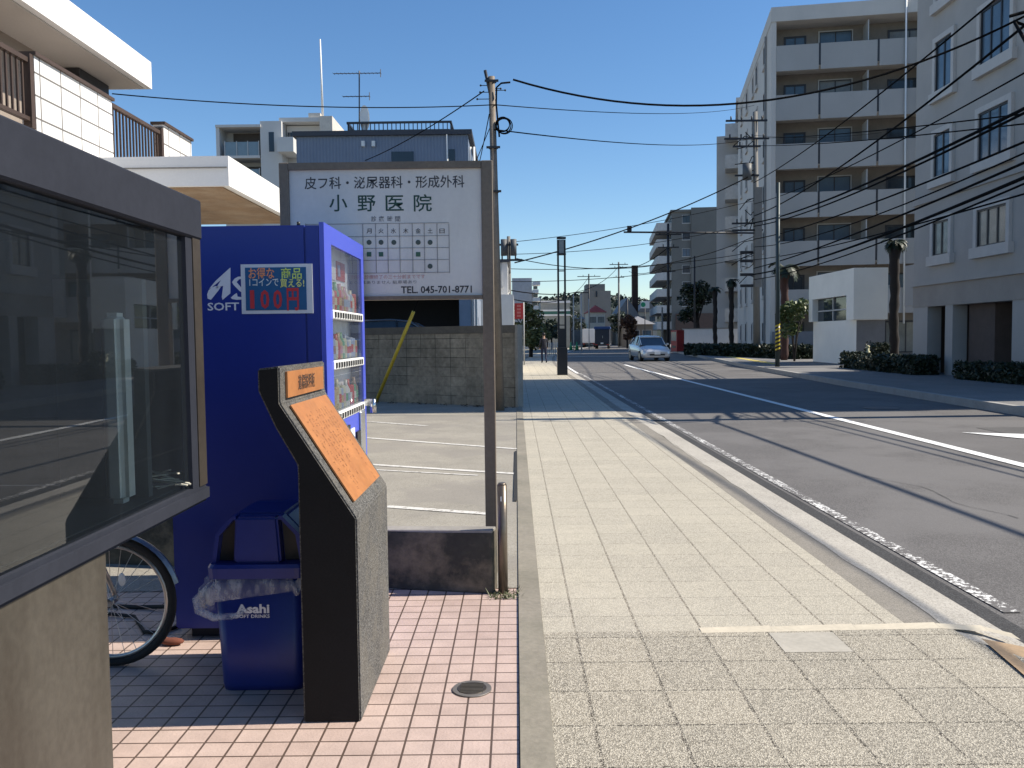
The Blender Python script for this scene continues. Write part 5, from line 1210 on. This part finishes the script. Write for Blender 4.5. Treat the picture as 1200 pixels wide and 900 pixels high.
tree((atY(741,405,96).x,96,0), 4.0, 1.3, M('autumn_leaf', (.13,.06,.035), .8, var=.4), 'reddish brown clipped tree just left of the silver car', 1200, .2, zs=(.25,.9))
tree((atY(646,400,96).x,96,0), 3.6, 1.6, lf_far, 'small tree between the olive tree and the lamp tower', 1100, .22)
tree((atY(668,400,128).x,128,0), 6.0, 2.2, lf_far, 'grey green tree behind the three white posts', 1400, .26)
for i, (px, py, lb) in enumerate(((669,403,'green traffic cone, left of the pair beyond the lamp tower'),(676,403,'green traffic cone, right of the pair beyond the lamp tower'))):
    p = atY(px, py, 92); cn = empty('safety_cone', (p.x,92,0), 0, lb, 'cone', 'green cones'); MB().tube([(0,0,.04),(0,0,.9)], .22, 10, r2=.04).build('cone', M('cone_green', (.03,.28,.12), .6), cn); MB().box((-.28,-.28,0),(.28,.28,.04)).build('cone_base', bp, cn)
# railing posts by the pavement
for i in range(6):
    p = atY(641 + i*2.4, 409, 64 + i*1.5); q = MB().tube([(0,0,0),(0,0,1.0)], .05, 6); tag(q.build('guard_post', frame_w, loc=(p.x, 64+i*1.5, .0)), 'white guard post in the short row beyond the pedestrian', 'post', 'white guard posts')
# wooded hill
m = MB(); random.seed(17); rows = []
HY = [330,360,400]
for j, Y in enumerate(HY):
    row = []
    for i in range(121):
        x = -160 + i*3.4; h = (6.5 + 5.5*math.sin(x*.018+1.0) + 3*math.sin(x*.05) + random.uniform(-.6,.6)) ; h = max(3, h + 7)*.72
        row.append(m.bm.verts.new((x, Y + random.uniform(-3,3), -.2 if j == 0 else h*(.8 if j == 1 else 1.25))))
    rows.append(row)
for a, b in zip(rows, rows[1:]):
    for i in range(120): m.bm.faces.new((a[i], a[i+1], b[i+1], b[i]))
tag(m.build('hill', M('hill_green', (.024,.034,.026), .95, var=.3, scale=.06, fine=.6)), kind='structure')
m = MB()
for _ in range(22000):
    x = random.uniform(-150,230); t0 = random.uniform(.3,1.08); h = max(3, 6.5 + 5.5*math.sin(x*.018+1.0) + 3*math.sin(x*.05) + 7)*.72
    q = Vector((x, 330 + 70*t0 if t0 < 1 else 400, h*(.8*t0*2 if t0 < .5 else .8+.45*(t0-.5)*2) + random.uniform(-.2,1.6)))
    d = Vector((random.gauss(0,1), random.gauss(0,1), random.gauss(0,1))).normalized(); e = d.cross(Vector((random.gauss(0,1),random.gauss(0,1),random.gauss(0,1)))).normalized(); s_ = random.uniform(.5,1.2)
    m.poly([q-d*s_, q+e*s_*.6, q+d*s_, q-e*s_*.6])
tag(m.build('hillside_wood', leaf_mat('hill_leaf', (.022,.032,.022), (.035,.048,.032))), 'distant wooded hillside closing the street', 'woodland', kind='stuff')

# ------------------------------------------------------------------ overhead wires
def wire(P, Q, sag, r, label, n=22, cat='cable'):
    if P.y > 45 and Q.y < 15 and Q.x > 5: sag *= .65
    pts = [P.lerp(Q, k/n) - Vector((0,0,4*sag*(k/n)*(1-k/n))) for k in range(n+1)]
    m = MB(); m.tube(pts, r, 5); return tag(m.build('overhead_cable', cb), label, cat, 'overhead street cables')
def A_(py): return Vector((atY(576.5,py,16.4).x+.05, 16.33, atY(576,py,16.4).z))
def C_(py): return Vector((9.3,14.75, atY(1262,py,14.75).z))
def B_(py, dx=0): return Vector((PB.x-.3+dx, 50.2, atY(887,py,50.5).z))
wire(A_(95)+Vector((.35,0,0)), C_(-6), 1.05, .020, 'thick black cable from the sign side pole top sagging across the street', 30)
wire(A_(153), B_(163), .35, .013, 'thin cable from the lower clamp of the sign side pole to the concrete pole')
wire(B_(163,.2), C_(128), .2, 0.016, 'upper level cable from the crossarms of the concrete pole to the right edge')
wire(B_(172,.2), C_(140), .2, 0.016, 'second level cable from the crossarms of the concrete pole to the right edge')
lp = atY(186,108,13.6); lp.x = -6.3; lp.z = 5.3
wire(lp, A_(124), .12, .010, 'thin wire from the eaves of the left house to the sign side pole')
wire(A_(124), B_(125), .3, .010, 'thin wire from the sign side pole to the top of the concrete pole')
wire(A_(108)+Vector((-.2,0,0)), atY(428,188,CY), .1, .012, 'service cable slanting from the sign side pole down to the blue-grey building')
wire(A_(135)+Vector((-.1,0,0)), Vector((cx1+.1,CY+.2,cz-1.6)), .1, .010, 'thin service wire from the sign side pole to the downpipes')
wire(B_(254), C_(-8), .7, .028, 'heavy twin cable climbing steeply across the seven storey block')
wire(B_(215), C_(-70), .5, 0.023, 'steep cable rising to the top right corner of the view')
wire(B_(262), C_(105), .5, 0.036, 'black cable rising past the middle windows of the grey block')
wire(B_(266), C_(110), .55, 0.029, 'lighter companion just below the cable past the middle windows')
wire(B_(281), C_(148), .4, 0.026, 'thin cable rising below the middle windows of the grey block')
wire(B_(315), C_(172), .3, 0.029, 'cable passing just under the belt course of the grey block')
wire(B_(322), C_(190), .45, 0.039, 'thick bundled cable low across the grey block')
wire(B_(328), C_(197), .5, 0.023, 'cable hanging just under the thick bundled cable')
def D_(py, dx=0): return Vector((PD.x+dx, 45, atY(596,py,45).z))
wire(D_(284), B_(236), .25, .016, 'uppermost cable from the transformer pole over the far street')
wire(D_(298), B_(262), .4, .016, 'second cable from the transformer pole over the far street')
wire(D_(308,.3), B_(205), .45, .034, 'thick cable from the transformer pole rising to the concrete pole')
wire(D_(303,.4), B_(278), 1.1, .022, 'slack cable hanging lowest in the fan from the transformer pole')
wire(D_(315), B_(296), .35, .018, 'nearly level cable in the fan from the transformer pole')
wire(D_(330), B_(300), .4, .018, 'lowest cable of the fan from the transformer pole')
MB_ = atY(735,272,49.8); m = MB(); m.tube([(MB_.x-.2,49.8,MB_.z),(B_(274).x,50.1,B_(274).z)], .055, 6)
arm = m.build('signal_arm', dk, cp, world=True)
MB().box((MB_.x+.0,49.7,MB_.z+.05),(MB_.x+.25,49.9,MB_.z+.35)).build('control_box', dk, arm, world=True)
# wires of the far poles
Q1 = atY(725,312,120); Q2 = atY(783,290,74); Q3 = atY(690,324,130)
wire(Q1, Q2, .8, .04, 'far wire from the leaning pole to the dark pole at the bend')
wire(D_(340), Q1, 1.5, .03, 'far wire running from the transformer pole to the leaning pole')
wire(D_(350), Q3, 1.5, .03, 'far wire sinking towards the loudspeaker pole')
wire(atY(737,318,118) + Vector((0,0,0)), Q2 + Vector((0,0,-1.5)), .5, .03, 'far lower wire left of the dark pole at the bend')
wire(B_(160), atY(1025,160,53) + Vector((0,-1,0)), .2, .01, 'thin wire ending at the white drainpipe of the seven storey block')

wire(B_(240), C_(60), .5, .018, 'cable crossing the upper middle windows of the grey block')
wire(B_(290), C_(160), .65, .020, 'deeply sagging cable below the middle windows of the grey block')
wire(B_(305), C_(215), .3, .020, 'lowest cable nearing the right edge above the lower windows')
# the same lines run on towards the next pole behind the viewer
for z, z2, r in ((5.95,5.75,.034),(4.2,4.0,.022),(4.45,4.2,.018),(7.6,7.3,.022)):
    wire(Vector((9.3,14.75,z)), Vector((9.3,-20,z2)), .35, r, 'street cable running on from the right edge pole towards the viewer')
# fine cracks and a patch in the asphalt
random.seed(23); m = MB(); z = RZ + .0045
for (x, y, L_) in ((3.9,6.6,2.2),(6.6,8.8,3.0)):
    p = Vector((x,y,z)); a = R(80)
    for k in range(int(L_/.12)):
        a += random.uniform(-.3,.3); a = max(R(65), min(R(115), a)); q = p + Vector((math.cos(a),math.sin(a),0))*.12; w = Vector((-math.sin(a),math.cos(a),0))*random.uniform(.002,.005)
        m.poly([p-w,q-w,q+w,p+w]); p = q
tag(m.build('asphalt_cracks', ashdark), kind='structure')
m = MB(); m.poly([(7.0,6.2,z),(8.3,6.2,z),(8.3,13.0,z),(7.0,13.0,z)]); tag(m.build('asphalt_repair', speck_mat('asphalt_repair', (.10,.094,.09), (.05,.05,.05), (.18,.175,.17), 170, .5, .9, .2)), kind='structure')

tree((atY(817,398,84).x,84,.1), 7.0, 2.0, lf_dark, 'dark tree in front of the dark block, behind the white garden wall', 2000, .2)
p = atY(794,405,72); rv = empty('drinks_machine', (p.x,72,.1), R(-70), 'small red drinks machine in the shade right of the silver car', 'vending machine')
MB().box((-.5,-.35,0),(.5,.35,1.8)).bevel(.02,1).build('cabinet', M('red_cabinet', (.30,.02,.02), .5), rv); MB().box((-.4,-.362,.9),(.4,-.352,1.65)).build('display_window', glass_sky, rv); MB().box((-.3,-.362,.3),(.3,-.352,.5)).build('dispensing_flap', bp, rv)
